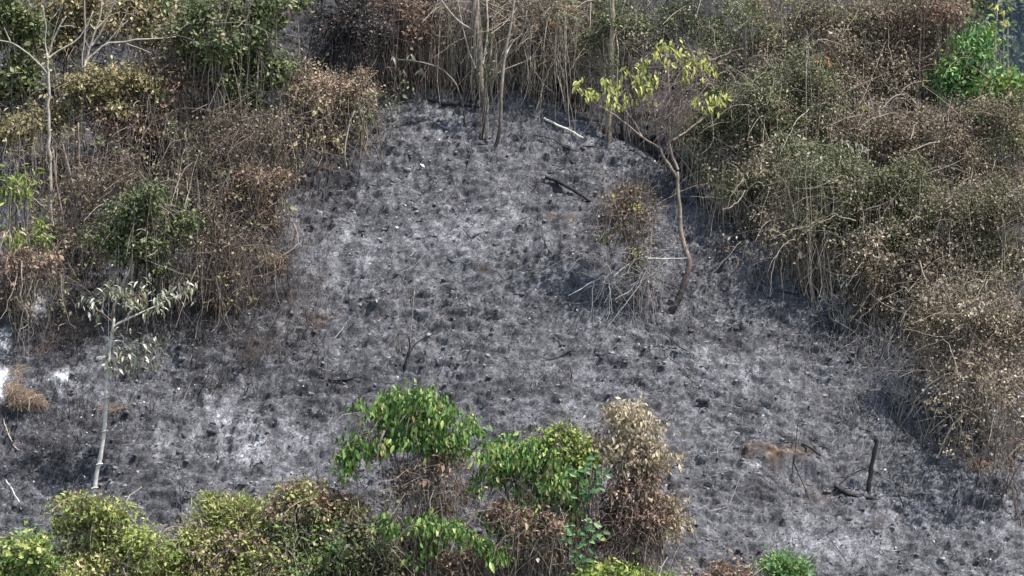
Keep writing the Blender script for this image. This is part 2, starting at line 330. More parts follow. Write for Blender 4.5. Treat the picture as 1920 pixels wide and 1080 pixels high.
litter('pale_twigs', 360, ST['grey'], .36, .0042, 'thin pale fallen twigs lying about on the ash', .02, .3)

# ------------------------------------------------------------------ plants: building blocks
FAR = 1.2
def lobes_w(lobes, Y):
    out = []
    for l in lobes:
        px, py, rx, ry = l[:4]; dy = l[4] if len(l) > 4 else 0
        c = at(px, py, Y + dy); s = sc(Y + dy); r = np.array([rx * s, rx * s * .8, ry * s]); out.append((c, r * .72))
        for d in unit(rng.normal(0, 1, (8, 3)) + np.array([0, -.25, .1])): out.append((c + d * r * rng.uniform(.55, FAR), r * rng.uniform(.14, .5)))
    return out
def sample_lobes(LB, n, lo=.35, hi=1.0):
    w = np.array([np.prod(l[1]) ** .75 for l in LB]); k = rng.choice(len(LB), n, p=w / w.sum())
    C = np.array([l[0] for l in LB])[k]; Rr = np.array([l[1] for l in LB])[k]
    d = unit(rng.normal(0, 1, (n, 3))); r = (lo ** 3 + rng.random(n) * (hi ** 3 - lo ** 3)) ** (1 / 3)
    return C + d * r[:, None] * Rr, d, k
OFF = np.array([3.1, 7.7, 1.9])
def clumps(LB, n_cl, per, spread, lo=.45, hi=1.0):
    c, d, _ = sample_lobes(LB, int(n_cl * 1.45), lo, hi); q = c * 4.6 + OFF
    h = np.sin(q[:, 0] + 1.7 * np.sin(q[:, 2])) + np.sin(1.3 * q[:, 2] + 1.4 * np.sin(q[:, 1] * .8)) + np.sin(q[:, 1] * 1.1 + q[:, 0] * .7) + rng.normal(0, .5, len(c))
    o_ = np.argsort(-h)[:n_cl]; c = c[o_]; d = d[o_]; n = n_cl * per
    cc = np.repeat(c, per, 0); dd = np.repeat(d, per, 0)
    p = cc + rng.normal(0, 1, (n, 3)) * np.repeat(rng.gamma(6, spread / 6, n_cl), per)[:, None] * np.array([1, 1, .75])
    v = np.clip(np.repeat(rng.beta(1.3, 1.5, n_cl), per) * .62 + rng.random(n) * .45, 0, 1)
    return p, dd, v
def leaf_dirs(d, droop):
    n = len(d); a = unit(rng.normal(0, 1, (n, 3)) + d * .5 + np.array([0, 0, -droop])); nr = unit(rng.normal(0, .75, (n, 3)) + d * .5 + np.array([.25, -.5, .7])); return a, nr
def bezier(A, B, C, k):
    t = np.linspace(0, 1, k)[None, :, None]; return A[:, None] * (1 - t) ** 2 + 2 * B[:, None] * t * (1 - t) + C[:, None] * t * t
def wiggle(P, amp):
    n, k, _ = P.shape; w = np.cumsum(rng.normal(0, amp, (n, k, 3)), 1); w -= w[:, :1]; t = np.linspace(0, 1, k)[None, :, None]; return P + w - w[:, -1:] * t
def stems_to(base, LB, n, spread, k=8, wob=.02, lo=0, hi=.9):
    e, d, _ = sample_lobes(LB, n, lo, hi); b = np.repeat(base[None], n, 0) + rng.normal(0, 1, (n, 3)) * [spread, spread * .7, 0]
    b[:, 2] = hgt(b[:, 0], b[:, 1]) - .05
    mid = b * .45 + e * .55; mid[:, :2] = b[:, :2] * .7 + e[:, :2] * .3; mid[:, 2] += .12 * (e[:, 2] - b[:, 2])
    return wiggle(bezier(b, mid, e, k), wob)
def hang(LB, n, k=6, wob=.035, frac=(.3, 1.0)):          # strands hanging from the crown towards the ground
    e, d, _ = sample_lobes(LB, n, .3, 1.0); f = e.copy(); f[:, 0] += rng.normal(0, .3, n) * rng.random(n); f[:, 1] += rng.normal(-.05, .15, n)
    g_ = hgt(f[:, 0], f[:, 1]); u = rng.uniform(frac[0], frac[1], n); f[:, 2] = e[:, 2] + (g_ - e[:, 2]) * u
    m = (e + f) / 2 + rng.normal(0, .16, (n, 3)); f += rng.normal(0, .14, (n, 3)) * [1, .6, 0]; return wiggle(bezier(e, m, f, k), wob)
def arcs(LB, n, k=6, length=.7, sag=.25):                 # loose strands criss-crossing the crown
    e, d, _ = sample_lobes(LB, n, .5, 1.08); a = unit(rng.normal(0, 1, (n, 3)) + d * .4) * (length * rng.uniform(.4, 1.4, n))[:, None]
    m = e + a * .5; m[:, 2] += rng.normal(.05, sag * .5, n); f = e + a; f[:, 2] -= rng.uniform(0, sag, n); return wiggle(bezier(e, m, f, k), .015)
UP = np.array([0, 0, 1.0])
def bush(name, label, cat, base, lobes, leaf='thicket', stem='brown', n_cl=160, per=26, L=.062, W=.55, spread=.12, droop=.4, stems=14, sr=.014,
         strands=0, hangs=0, strand_mat='vine', stem_spread=.25, lo=.45, group=None, leaf2=None, n2=0, vr=.0034, canes=True, sag=.25, slen=.7, Y=None, frac=(.3, 1.0), lobes2=None, foliage_name='foliage'):
    if Y is None: Y = plane_y(base[1])
    n_cl = int(n_cl * 1.25)
    if group == RG: strands = int(strands * .36); hangs = int(hangs * .55); n_cl = int(n_cl * 1.2); n2 = int(n2 * 1.5); L *= .78
    else: hangs = int(hangs * .5)
    if group == LG: n_cl = int(n_cl * 1.5); strands = int(strands * .75)
    b0 = at(base[0], base[1], Y); b = np.array([b0[0], Y, float(hgt(b0[0], Y))]); LB = lobes_w(lobes, Y)
    t = thing(name, label, cat, b, group)
    if stems:
        mb = MB(); S = stems_to(b, LB, stems, stem_spread); mb.tubes(S, np.linspace(1, .35, S.shape[1])[None] * rng.gamma(8, sr / 8, stems)[:, None] * 1.1, 3)
        tw = sample_lobes(LB, stems * 6, .2, .8); E = tw[0]; D = unit(tw[1] + rng.normal(0, .5, E.shape) + UP * .3) * rng.uniform(.15, .45, len(E))[:, None]
        mb.tubes(wiggle(bezier(E, E + D * .5 + rng.normal(0, .03, E.shape), E + D, 4), .012), np.linspace(1, .4, 4)[None] * sr * .36, 3)
        mb.build('stems', ST[stem], t, b, stuff=True)
    if n_cl:
        p, d, v = clumps(LB, n_cl, per, spread, lo); a, nr = leaf_dirs(d, droop); l = np.minimum(rng.gamma(8, L / 8, len(p)) * np.repeat(rng.uniform(.6, 1.35, n_cl), per), L * 1.8)
        mb = MB(); mb.leaves(p, a, nr, l, l * W * rng.uniform(.7, 1.3, len(p)), v); mb.build(foliage_name, LEAF[leaf], t, b, stuff=True)
    if n2:
        p, d, v = clumps(lobes_w(lobes2, Y) if lobes2 else LB, n2, per, spread, lo); a, nr = leaf_dirs(d, droop); l = rng.gamma(9, L / 9, len(p))
        mb = MB(); mb.leaves(p, a, nr, l, l * W, v); mb.build('dry_foliage', LEAF[leaf2], t, b, stuff=True)
    if strands or hangs:
        mb = MB()
        if strands: A = arcs(LB, strands, length=slen, sag=sag); mb.tubes(A, (rng.gamma(1.3, vr / 1.3, strands) + .0014)[:, None] * np.linspace(1.2, .6, A.shape[1]), 3)
        nc = strands // 10 if canes else 0
        if nc: A = arcs(LB, nc, 11, 1.5, .7); mb.tubes(A, (rng.gamma(3, .0014, nc) + .0015)[:, None] * np.linspace(1.3, .5, 11), 3)
        if hangs: H = hang(LB, hangs, frac=frac); mb.tubes(H, (rng.gamma(1.3, vr / 1.3, hangs) + .0014)[:, None] * np.linspace(1.2, .7, H.shape[1]), 3)
        mb.build('dry_vines', ST[strand_mat], t, b, stuff=True)
    return t, b, LB, Y
_LM = {}
def leaf_mesh(kind, mat, w, curl, v):
    key = (kind, mat, v)
    if key in _LM: return _LM[key]
    r = np.random.default_rng(v + 11); xs_ = [0, .22, .5, .78, 1]; ws = [.12, .8, 1, .62, .0]; V = []; F_ = []
    c = curl * r.uniform(.6, 1.4); tw = r.normal(0, .12)
    for i, (x, q) in enumerate(zip(xs_, ws)):
        z = -c * x * x; hw = w * q * .5; V += [(x, hw, z + hw * .35 + tw * hw * x), (x, 0, z), (x, -hw, z + hw * .35 - tw * hw * x)]
    for i in range(4):
        a = i * 3; F_ += [(a, a + 3, a + 4, a + 1), (a + 1, a + 4, a + 5, a + 2)]
    me = bpy.data.meshes.new('leaf'); me.from_pydata(V, [], F_); me.materials.append(LEAFO[mat]); _LM[key] = me; return me
def leaf_objects(t, b, P, A, N, L, mat, w=.42, curl=.25, kind='a', name='leaf', carriers=()):
    CV = [np.array([v.co[:] for v in c.data.vertices]) for c in carriers]
    A = unit(np.asarray(A)); Yv = unit(np.cross(N, A)); Zv = np.cross(A, Yv); Q = P - b
    for i in range(len(P)):
        o = bpy.data.objects.new(name, leaf_mesh(kind, mat, w, curl, i % 4)); col.objects.link(o); o.parent = carriers[int(np.argmin([((c - Q[i]) ** 2).sum(1).min() for c in CV]))] if CV else t
        l = float(L[i]); M = Matrix.Identity(4)
        for r in range(3): M[r][0] = A[i][r] * l; M[r][1] = Yv[i][r] * l; M[r][2] = Zv[i][r] * l; M[r][3] = Q[i][r]
        o.matrix_basis = M
def leaf_spray(LB, n_cl, per, spread, droop, L, lo=.6, up=.25):
    p, d, v = clumps(LB, n_cl, per, spread, lo); n = len(p)
    a = unit(rng.normal(0, .55, (n, 3)) + d * .25 + np.array([0, 0, -droop])); nr = unit(rng.normal(0, .4, (n, 3)) + d * .3 + np.array([.2, -1, .3]))
    return p, a, nr, rng.gamma(16, L / 16, n), v
def limb(t, b, name, pts, Y, r0, r1, mat, k=14, sides=7, wob=.004, lump=.08):
    P = px_line(pts, Y, k, wob); s = sc(Y); r = np.linspace(r0, r1, k) * s * (1 + rng.normal(0, lump, k))
    mb = MB(); mb.tubes(P[None], r[None], sides, var=np.array([rng.uniform(.3, .7)])); return mb.build(name, ST[mat], t, b, smooth=True)
def twig_fan(t, b, name, base, n, length, ang, mat, r=.006, kids=4, lean=(0, 0, 0), k=7):    # bare branching twigs from a point
    base = np.asarray(base, float); A = np.repeat(base[None], n, 0) + rng.normal(0, .03, (n, 3)); d = unit(rng.normal(0, ang, (n, 3)) + UP + np.asarray(lean)); l = rng.uniform(.5, 1.1, n) * length
    C = A + d * l[:, None]; B = A + d * l[:, None] * .5 + rng.normal(0, .12 * length, (n, 3)); P = wiggle(bezier(A, B, C, k), .012 * length)
    mb = MB(); mb.tubes(P, np.linspace(1.2, .5, k)[None] * r, 3)
    for lev in range(2):
        m_ = kids; S = np.concatenate([P[:, j] for j in rng.integers(2, k, m_)]); d = unit(rng.normal(0, .7, S.shape) + UP * .5); l = rng.uniform(.2, .5, len(S)) * length * (.8 if lev == 0 else .45)
        C = S + d * l[:, None]; P = wiggle(bezier(S, (S + C) / 2 + rng.normal(0, .06 * length, S.shape), C, 5), .01 * length)
        k = 5; mb.tubes(P, np.linspace(.8, .4, 5)[None] * r * (.75 if lev == 0 else .5), 3)
        if lev == 0 and len(P) > 60: P = P[:60]
    return mb.build(name, ST[mat], t, b)
def gpt(px, py): p = ground_at(px, py); return np.array([p[0], p[1], float(hgt(p[0], p[1]))])

# ------------------------------------------------------------------ right thicket
FAR = 1.5
LG = 'scorched shrubs on the left of the clearing'
RG = 'shrubs of the tangled thicket on the right'
D = dict(group=RG)
bush('thicket_shrub', 'dark leafy shrub at the top edge behind the pale mossy trunk', 'shrub', (1180, 235), [(1180, 30, 80, 60), (1120, 70, 60, 60), (1230, 70, 60, 70)], 'thicket_green', n_cl=260, strands=260, hangs=200, **D)
bush('thicket_shrub', 'grey green shrub at the top edge above the yellow-leaved tree crown', 'shrub', (1340, 250), [(1300, 20, 90, 60), (1380, 60, 90, 80), (1330, 130, 70, 60)], 'thicket_green', n_cl=380, strands=330, hangs=160, **D)
bush('thicket_shrub', 'brownish olive shrub at the top edge, midway between yellow-leaved tree and bright green shrub', 'shrub', (1520, 260), [(1480, 20, 90, 60), (1560, 40, 90, 80), (1510, 110, 90, 70)], 'thicket', n_cl=420, strands=420, hangs=100, leaf2='olive', n2=60, **D)
bush('thicket_shrub', 'pale brown twiggy shrub left of the dark gap in the upper right', 'shrub', (1660, 290), [(1640, 60, 80, 60), (1650, 140, 90, 60), (1600, 170, 60, 60)], 'thicket', n_cl=420, strands=420, hangs=60, leaf2='tan', n2=40, **D)
bush('thicket_shrub', 'dark grey green shrub right behind the yellow-leaved tree', 'shrub', (1370, 400), [(1380, 200, 70, 70), (1330, 250, 60, 60), (1420, 270, 60, 60)], 'darkgreen', n_cl=300, strands=300, hangs=300, leaf2='thicket', n2=120, **D)
bush('thicket_shrub', 'speckled olive brown shrub with orange withered leaves in the middle of the thicket', 'shrub', (1500, 410), [(1460, 160, 80, 70), (1540, 180, 80, 70), (1490, 250, 80, 60)], 'thicket_green', n_cl=420, strands=380, hangs=120, leaf2='thicket', n2=200, **D)
bush('thicket_shrub', 'tan brown tangled shrub below the bright green shrub', 'shrub', (1700, 430), [(1640, 240, 80, 70), (1730, 250, 90, 70), (1700, 320, 90, 60)], 'thicket', n_cl=520, strands=560, hangs=80, leaf2='rust', n2=90, **D)
bush('thicket_shrub', 'reddish brown shrub with green tips at the right edge below the smoke', 'shrub', (1870, 450), [(1830, 230, 70, 50), (1900, 260, 60, 70), (1850, 320, 80, 70)], 'rust', n_cl=240, strands=360, hangs=60, leaf2='thicket_green', n2=240, **D)
bush('thicket_shrub', 'grey overhanging shrub with bare stems on the ash edge right of the yellow-leaved tree', 'shrub', (1420, 440), [(1410, 330, 50, 40), (1450, 300, 60, 50), (1380, 310, 40, 40)], 'thicket_green', n_cl=180, strands=200, hangs=330, **D)
bush('thicket_shrub', 'pale wilted olive shrub on the ash edge at the centre of the thicket', 'shrub', (1550, 540), [(1530, 320, 70, 60), (1590, 340, 60, 70), (1560, 410, 60, 50)], 'thicket_green', n_cl=360, strands=300, hangs=320, leaf2='wilted', n2=40, **D)
bush('thicket_shrub', 'grey brown tangle with bare arching stems along the lower thicket edge', 'shrub', (1520, 525), [(1500, 430, 50, 40), (1540, 460, 50, 35)], 'thicket', n_cl=110, strands=300, hangs=380, slen=.9, **D)
bush('thicket_shrub', 'dense grey green shrub in the right-hand half of the thicket, mid height', 'shrub', (1680, 560), [(1650, 370, 80, 70), (1720, 400, 80, 70), (1660, 450, 80, 50)], 'thicket_green', n_cl=460, strands=360, hangs=300, leaf2='thicket', n2=160, **D)
bush('thicket_shrub', 'brown green speckled shrub near the right edge, mid height', 'shrub', (1830, 600), [(1800, 400, 80, 70), (1870, 420, 70, 80), (1830, 490, 90, 60)], 'thicket', n_cl=420, strands=420, hangs=220, leaf2='thicket_green', n2=200, **D)
bush('thicket_shrub', 'dark brown low tangle where the thicket meets the ash, left of the tan leafy shrub', 'shrub', (1680, 600), [(1640, 510, 60, 40), (1710, 520, 60, 45)], 'thicket', n_cl=180, strands=360, hangs=300, strand_mat='brown', slen=.9, **D)
bush('thicket_shrub', 'tan leafy shrub with pale stems at the lower right of the thicket', 'shrub', (1830, 770), [(1790, 600, 50, 45), (1850, 590, 60, 50), (1900, 620, 50, 60), (1800, 650, 50, 50)], 'thicket', n_cl=330, strands=620, hangs=90, leaf2='tan', n2=30, spread=.13, frac=(.2, .8), **D)
bush('thicket_shrub', 'reddish brown bare tangle at the right edge beside the ash', 'shrub', (1870, 830), [(1830, 700, 40, 34), (1890, 710, 46, 48)], 'rust', n_cl=24, strands=620, hangs=20, strand_mat='redtwig', slen=.6, leaf2='thicket', n2=24, stems=8, frac=(.2, .8), **D)
bush('thicket_shrub', 'low reddish twigs at the right edge, lowest of the thicket', 'shrub', (1890, 900), [(1880, 830, 60, 40), (1910, 860, 40, 30)], 'rust', n_cl=6, strands=110, hangs=10, strand_mat='redtwig', slen=.7, **D)
bush('leafy_shrub', 'bright green shrub near the top right corner', 'shrub', (1830, 330), [(1800, 140, 40, 50), (1840, 120, 45, 45), (1780, 170, 30, 30), (1860, 180, 40, 40), (1830, 80, 30, 25)], 'bright', n_cl=190, per=18, L=.10, W=.42, spread=.14, droop=1.0, strands=60, hangs=20, leaf2='lime', n2=40)
bush('leafy_shrub', 'yellow green shrub on the right edge under the bluish smoke', 'shrub', (1910, 360), [(1905, 190, 30, 40), (1880, 160, 25, 30), (1915, 240, 25, 40)], 'lime', n_cl=70, per=16, L=.12, W=.5, spread=.13, strands=60, leaf2='bright', n2=40)
bush('thicket_shrub', 'dark reddish vine-hung shrub beside the gap in the upper right', 'shrub', (1750, 300), [(1740, 60, 50, 70), (1710, 20, 60, 50), (1770, 20, 50, 40), (1740, 150, 30, 50)], 'rust', n_cl=130, strands=280, hangs=420, strand_mat='brown', **D)
bush('thicket_shrub', 'dark grey shrub in the deepest gap at the top right', 'shrub', (1700, 200), [(1700, 40, 70, 70), (1640, 20, 60, 50)], 'darkgreen', n_cl=160, strands=60, hangs=260, strand_mat='brown', **D)

# loose vines and twigs that knit the right thicket together
Z = [(1400, 250), (1480, 340), (1560, 260), (1620, 200), (1600, 430), (1700, 330), (1680, 480), (1780, 330), (1770, 480), (1860, 380), (1840, 540), (1760, 580), (1870, 640), (1830, 740), (1460, 430), (1900, 780), (1330, 180), (1450, 90), (1580, 90), (1250, 120), (1660, 100)]
mb = MB(); ml = MB()
for (x, y) in Z:
    LBz = lobes_w([(x, y, 95, 75)], plane_y(y + 130) - .35); A = arcs(LBz, 42, 9, .9, .35); mb.tubes(A, (rng.gamma(1.2, .003, 42) + .0014)[:, None] * np.linspace(1.2, .6, 9), 3)
    p, d, v = clumps(LBz, 80, 16, .14, .4); a, nr = leaf_dirs(d, .4); l = rng.gamma(9, .0068, len(p)); ml.leaves(p, a, nr, l, l * .55, np.clip(v * 1.1, 0, 1))
tag(mb.build('loose_vines', ST['vine'], stuff=True), 'loose pale dry vines criss-crossing the right thicket', 'vines'); tag(ml.build('loose_leaves', LEAF['thicket'], stuff=True), 'small withered leaves caught in the vines of the right thicket', 'leaves')
# dark trees in the hollow beyond the upper right corner
for (px, lab, dy) in [(1730, 'dark shaded tree in the hollow left of the bright green shrub', 9.0), (1800, 'dark broad-leaved tree directly above the bright green shrub', 10.5), (1870, 'dark tree in the blue smoke at the top right corner', 11.5), (1940, 'dark tree at the right edge of the frame within the smoke', 12.5), (1670, 'dark shaded tree behind the pale brown twiggy shrub', 9.5)]:
    w = at(px, 100, dy); b = np.array([w[0], dy, float(hgt(w[0], dy))]); t = thing('shaded_tree', lab, 'tree', b, 'dark trees in the smoky hollow')
    P = smooth_line([b - UP * .1, b + [.1, 0, 2.2], b + [-.1, .1, 4.5], b + [.1, 0, 7.5]], 12); mb = MB(); mb.tubes(P[None], np.linspace(.12, .06, 12)[None], 7); mb.build('trunk', ST['dark'], t, b, smooth=True)
    LBd = [(b + [rng.normal(0, .5), rng.normal(0, .5), h], np.array([.8, .8, .7])) for h in (1.6, 2.6, 3.6, 4.6, 5.6, 6.6, 7.4)]
    p, d, v = clumps(LBd, 420, 14, .2, .3); a, nr = leaf_dirs(d, .8); l = rng.gamma(9, .02, len(p)); mb = MB(); mb.leaves(p, a, nr, l, l * .5, v * .8); mb.build('crown', LEAF['darkgreen'], t, b, stuff=True)
    H = hang(LBd, 40, 9, .05); mb = MB(); mb.tubes(H, .006, 3); mb.build('hanging_vines', ST['vine'], t, b)
m, nt, bs = mat_new('blue_smoke'); nt.nodes.remove(bs); pv = nt.nodes.new('ShaderNodeVolumePrincipled'); pv.inputs['Color'].default_value = (.34, .54, .95, 1); pv.inputs['Anisotropy'].default_value = .2
tcg = nt.nodes.new('ShaderNodeTexCoord'); nz = noise(.35, 3, .55, .6); nt.links.new(math_('MULTIPLY', math_('MAXIMUM', math_('SUBTRACT', nz, .36), 0.0), .22), pv.inputs['Density']); nt.links.new(pv.outputs[0], nt.nodes['Material Output'].inputs['Volume'])
u = np.linspace(0, np.pi, 13); w = np.linspace(0, 2 * np.pi, 21)[:-1]; S = np.array([[math.sin(a) * math.cos(q) * 3.6, math.sin(a) * math.sin(q) * 2.2, math.cos(a) * 3.6] for a in u for q in w]); I = np.arange(260).reshape(13, 20); j = (np.arange(20) + 1) % 20
c = at(1995, 90, 9.3); mb = MB(); mb.add(S * (1 + .1 * np.sin(S[:, :1] * 1.7 + S[:, 2:])) + c, np.stack([I[:-1], I[1:], I[1:][:, j], I[:-1][:, j]], -1).reshape(-1, 4), 0.5)
tag(mb.build('smoke', m, None, c, stuff=True), 'thin bluish smoke drifting in the hollow at the top right corner', 'smoke')

# ------------------------------------------------------------------ top centre: vine curtains
VG = 'vine-hung shrubs along the top of the clearing'
bush('vine_curtain', 'dark brown vine curtain at the top, left of the charred log', 'shrub', (660, 210), [(620, 50, 60, 50), (680, 60, 60, 60), (600, 110, 40, 30)], 'painted_shade', n_cl=150, strands=260, hangs=200, strand_mat='dark', stem='dark', leaf2='rust', n2=30, group=VG)  # shade of this gap is put into the dark leaf and strand colours
bush('vine_curtain', 'reddish brown vine curtain hanging above the charred log', 'shrub', (760, 165), [(750, 10, 60, 60), (790, 30, 50, 60), (720, 60, 40, 50)], 'rust', n_cl=80, strands=160, hangs=760, strand_mat='brown', group=VG, frac=(.6, 1))
bush('vine_curtain', 'grey vine curtain hanging behind the three bare trunks', 'shrub', (880, 175), [(860, 10, 70, 60), (920, 30, 60, 60), (830, 70, 40, 50)], 'thicket', n_cl=120, strands=320, hangs=800, group=VG, frac=(.6, 1))
bush('vine_curtain', 'tangled grey brown vine heap right of the bare trunks', 'shrub', (1010, 205), [(1000, 60, 60, 60), (1040, 90, 50, 50), (980, 20, 60, 50), (1050, 30, 60, 50)], 'thicket', n_cl=110, strands=700, hangs=560, group=VG, slen=.9)
bush('vine_curtain', 'dark shrub with orange scorched leaves above the tangled vine heap', 'shrub', (1070, 130), [(1060, -10, 80, 50), (1100, 40, 60, 60)], 'thicket_green', n_cl=180, strands=180, hangs=300, leaf2='ochre', n2=10, group=VG)
bush('vine_curtain', 'dark shrub with shade painted into its leaves behind the grey vine curtain', 'shrub', (900, 90), [(820, 0, 90, 60), (960, 0, 90, 60), (700, 0, 80, 60), (1060, 0, 80, 60)], 'painted_shade', n_cl=420, strands=200, hangs=500, strand_mat='brown', stem='dark', group=VG)  # leaves coloured near black in place of shade

# ------------------------------------------------------------------ left thicket
LG = 'scorched shrubs on the left of the clearing'
bush('leafy_shrub', 'tall dark green glossy shrub at the upper left of the clearing', 'shrub', (430, 300), [(400, 20, 80, 50), (480, 50, 75, 60), (430, 110, 70, 55), (510, 120, 50, 50), (460, 180, 45, 45), (360, 70, 45, 60)], 'darkgreen', n_cl=620, per=24, L=.085, strands=180, hangs=420, stem='dark', stems=20, leaf2='thicket', n2=90, spread=.12)
bush('scorched_shrub', 'rusty brown withered shrub under the left side of the tall green shrub', 'shrub', (370, 300), [(350, 150, 50, 50), (390, 190, 45, 40), (330, 110, 35, 50)], 'rust', n_cl=170, per=22, strands=120, hangs=280, stem='dark', group=LG, leaf2='thicket', n2=50)
bush('vine_mound', 'tan dry vine mound draped beside the clearing at the upper left', 'shrub', (620, 270), [(570, 160, 45, 25), (630, 160, 55, 28), (670, 170, 35, 26), (600, 190, 60, 20)], 'tan', n_cl=110, per=18, L=.05, strands=420, hangs=70, strand_mat='straw', slen=.35, group=LG, leaf2='rust', n2=150, canes=False, vr=.0036, lo=.2)
bush('scorched_shrub', 'ochre-leaved shrub between the pale bare trees and the tall green shrub', 'shrub', (200, 320), [(170, 150, 45, 22), (220, 160, 45, 22), (265, 150, 38, 18), (150, 175, 30, 20), (230, 190, 60, 16)], 'ochre', n_cl=230, per=16, L=.085, W=.42, droop=.5, spread=.14, strands=40, hangs=50, group=LG)
bush('scorched_shrub', 'brown shrub under a few ochre leaves right of the pale bare trees', 'shrub', (260, 330), [(270, 205, 50, 22), (240, 240, 60, 20), (200, 215, 40, 20)], 'rust', n_cl=60, per=16, L=.1, strands=90, hangs=90, group=LG, stem='dark')
bush('scorched_shrub', 'dark green shrub cut off by the top left corner', 'shrub', (25, 260), [(10, 40, 45, 50), (40, 90, 40, 40), (20, 160, 40, 40)], 'darkgreen', n_cl=170, per=18, L=.11, strands=60, hangs=120, group=LG, leaf2='ochre', n2=40)
bush('scorched_shrub', 'brown leafy shrub at the top edge behind the pale bare trees', 'shrub', (130, 200), [(110, 20, 70, 35), (180, 30, 60, 40), (120, 80, 50, 30), (250, 20, 60, 30)], 'ochre', n_cl=260, per=14, L=.08, strands=100, hangs=80, group=LG, leaf2='rust', n2=60)
bush('scorched_shrub', 'ochre and olive shrub at the top edge joining the tall green shrub', 'shrub', (300, 190), [(280, 20, 50, 35), (330, 20, 45, 40), (300, 70, 40, 26)], 'ochre', n_cl=130, per=16, L=.08, strands=70, hangs=60, group=LG, leaf2='darkgreen', n2=60)
bush('scorched_shrub', 'cluster of yellow brown leaves low on the left pale tree', 'shrub', (70, 330), [(60, 225, 45, 22), (100, 205, 40, 18), (30, 245, 30, 18)], 'ochre', n_cl=100, per=14, L=.1, W=.4, droop=.9, strands=20, hangs=30, group=LG)
bush('leafy_shrub', 'small green shrub with soot-dark stems in the left burnt ground', 'shrub', (300, 590), [(300, 375, 45, 30), (250, 400, 50, 32), (330, 420, 35, 40), (215, 445, 40, 40), (270, 460, 60, 35)], 'darkgreen', n_cl=250, per=20, L=.075, strands=110, hangs=120, stem='dark', stems=34, sr=.016, stem_spread=.45, leaf2='thicket_green', n2=70)
bush('scorched_shrub', 'rusty twiggy shrub touching the left rim of the clearing', 'shrub', (470, 440), [(480, 340, 40, 32), (440, 370, 50, 40), (490, 385, 26, 30)], 'rust', n_cl=110, per=18, L=.06, strands=300, hangs=160, strand_mat='brown', group=LG, slen=.5, leaf2='olive', n2=16)
bush('scorched_shrub', 'purplish grey bare brush between green shrub and the clearing', 'shrub', (420, 570), [(410, 440, 50, 60), (450, 480, 50, 50), (390, 510, 40, 50)], 'thicket', n_cl=30, per=14, L=.06, strands=420, hangs=300, strand_mat='brown', group=LG, slen=.6, stems=26, stem='brown')
bush('scorched_shrub', 'bare thorny brush below the tall green shrub', 'shrub', (420, 400), [(400, 290, 70, 40), (450, 260, 60, 40), (360, 330, 60, 40), (540, 250, 40, 50)], 'thicket', n_cl=110, per=14, L=.06, strands=260, hangs=300, strand_mat='brown', group=LG, slen=.7, stems=20)
bush('scorched_shrub', 'brown brush behind the foot of the pale bare trees', 'shrub', (190, 470), [(170, 340, 70, 50), (240, 320, 50, 50), (150, 420, 60, 40)], 'thicket', n_cl=110, per=14, L=.06, strands=300, hangs=240, strand_mat='brown', group=LG, slen=.7, stems=22)
bush('scorched_shrub', 'drooping yellow green sapling at the left edge below the pale trees', 'shrub', (45, 540), [(35, 350, 26, 26), (30, 300, 20, 18), (40, 460, 28, 36), (75, 450, 18, 30)], 'lime', n_cl=46, per=11, L=.13, W=.3, droop=1.4, strands=50, hangs=80, group=LG, leaf2='straw' if False else 'tan', n2=14)
bush('scorched_shrub', 'brown fern-like bush at the left edge near the white ash patch', 'shrub', (40, 590), [(20, 520, 40, 40), (70, 500, 40, 30)], 'rust', n_cl=60, per=14, L=.08, strands=260, hangs=120, strand_mat='redtwig', group=LG, slen=.5)

# twigs, vines and withered leaves knitting the left brush together
Z = [(60, 300), (130, 260), (210, 280), (300, 240), (380, 260), (470, 230), (540, 220), (330, 340), (410, 330), (500, 300), (120, 380), (220, 350), (70, 420), (160, 460), (380, 420), (460, 440), (560, 260), (640, 230), (40, 200), (130, 120), (300, 130), (250, 60), (690, 210), (340, 480), (100, 530), (430, 530)]
mb = MB(); mv = MB(); ml = MB(); mo = MB()
for (x, y) in Z:
    LBz = lobes_w([(x, y, 65, 60)], plane_y(y + 85)); A = arcs(LBz, 46, 7, .8, .3); mb.tubes(A, (rng.gamma(1.1, .003, 46) + .0014)[:, None] * np.linspace(1.2, .6, 7), 3)
    H = hang(LBz, 24); mv.tubes(H, (rng.gamma(1.1, .003, 24) + .0016)[:, None] * np.linspace(1.2, .7, 6), 3)
    p, d, v = clumps(LBz, 22, 12, .13, .3); a, nr = leaf_dirs(d, .7); l = rng.gamma(5, .013, len(p)); (ml if rng.random() < .45 else mo).leaves(p, a, nr, l, l * .5, v)
tag(mb.build('loose_twigs', ST['brown'], stuff=True), 'loose brown twigs tangled through the left brush', 'twigs'); tag(mv.build('loose_vines', ST['vine'], stuff=True), 'thin dry vines hanging through the left brush', 'vines')
tag(ml.build('loose_leaves', LEAF['thicket_green'], stuff=True), 'dull green leaves caught in the left brush', 'leaves'); tag(mo.build('loose_leaves', LEAF['ochre'], stuff=True), 'yellowed leaves caught in the left brush', 'leaves')
FAR = 1.15
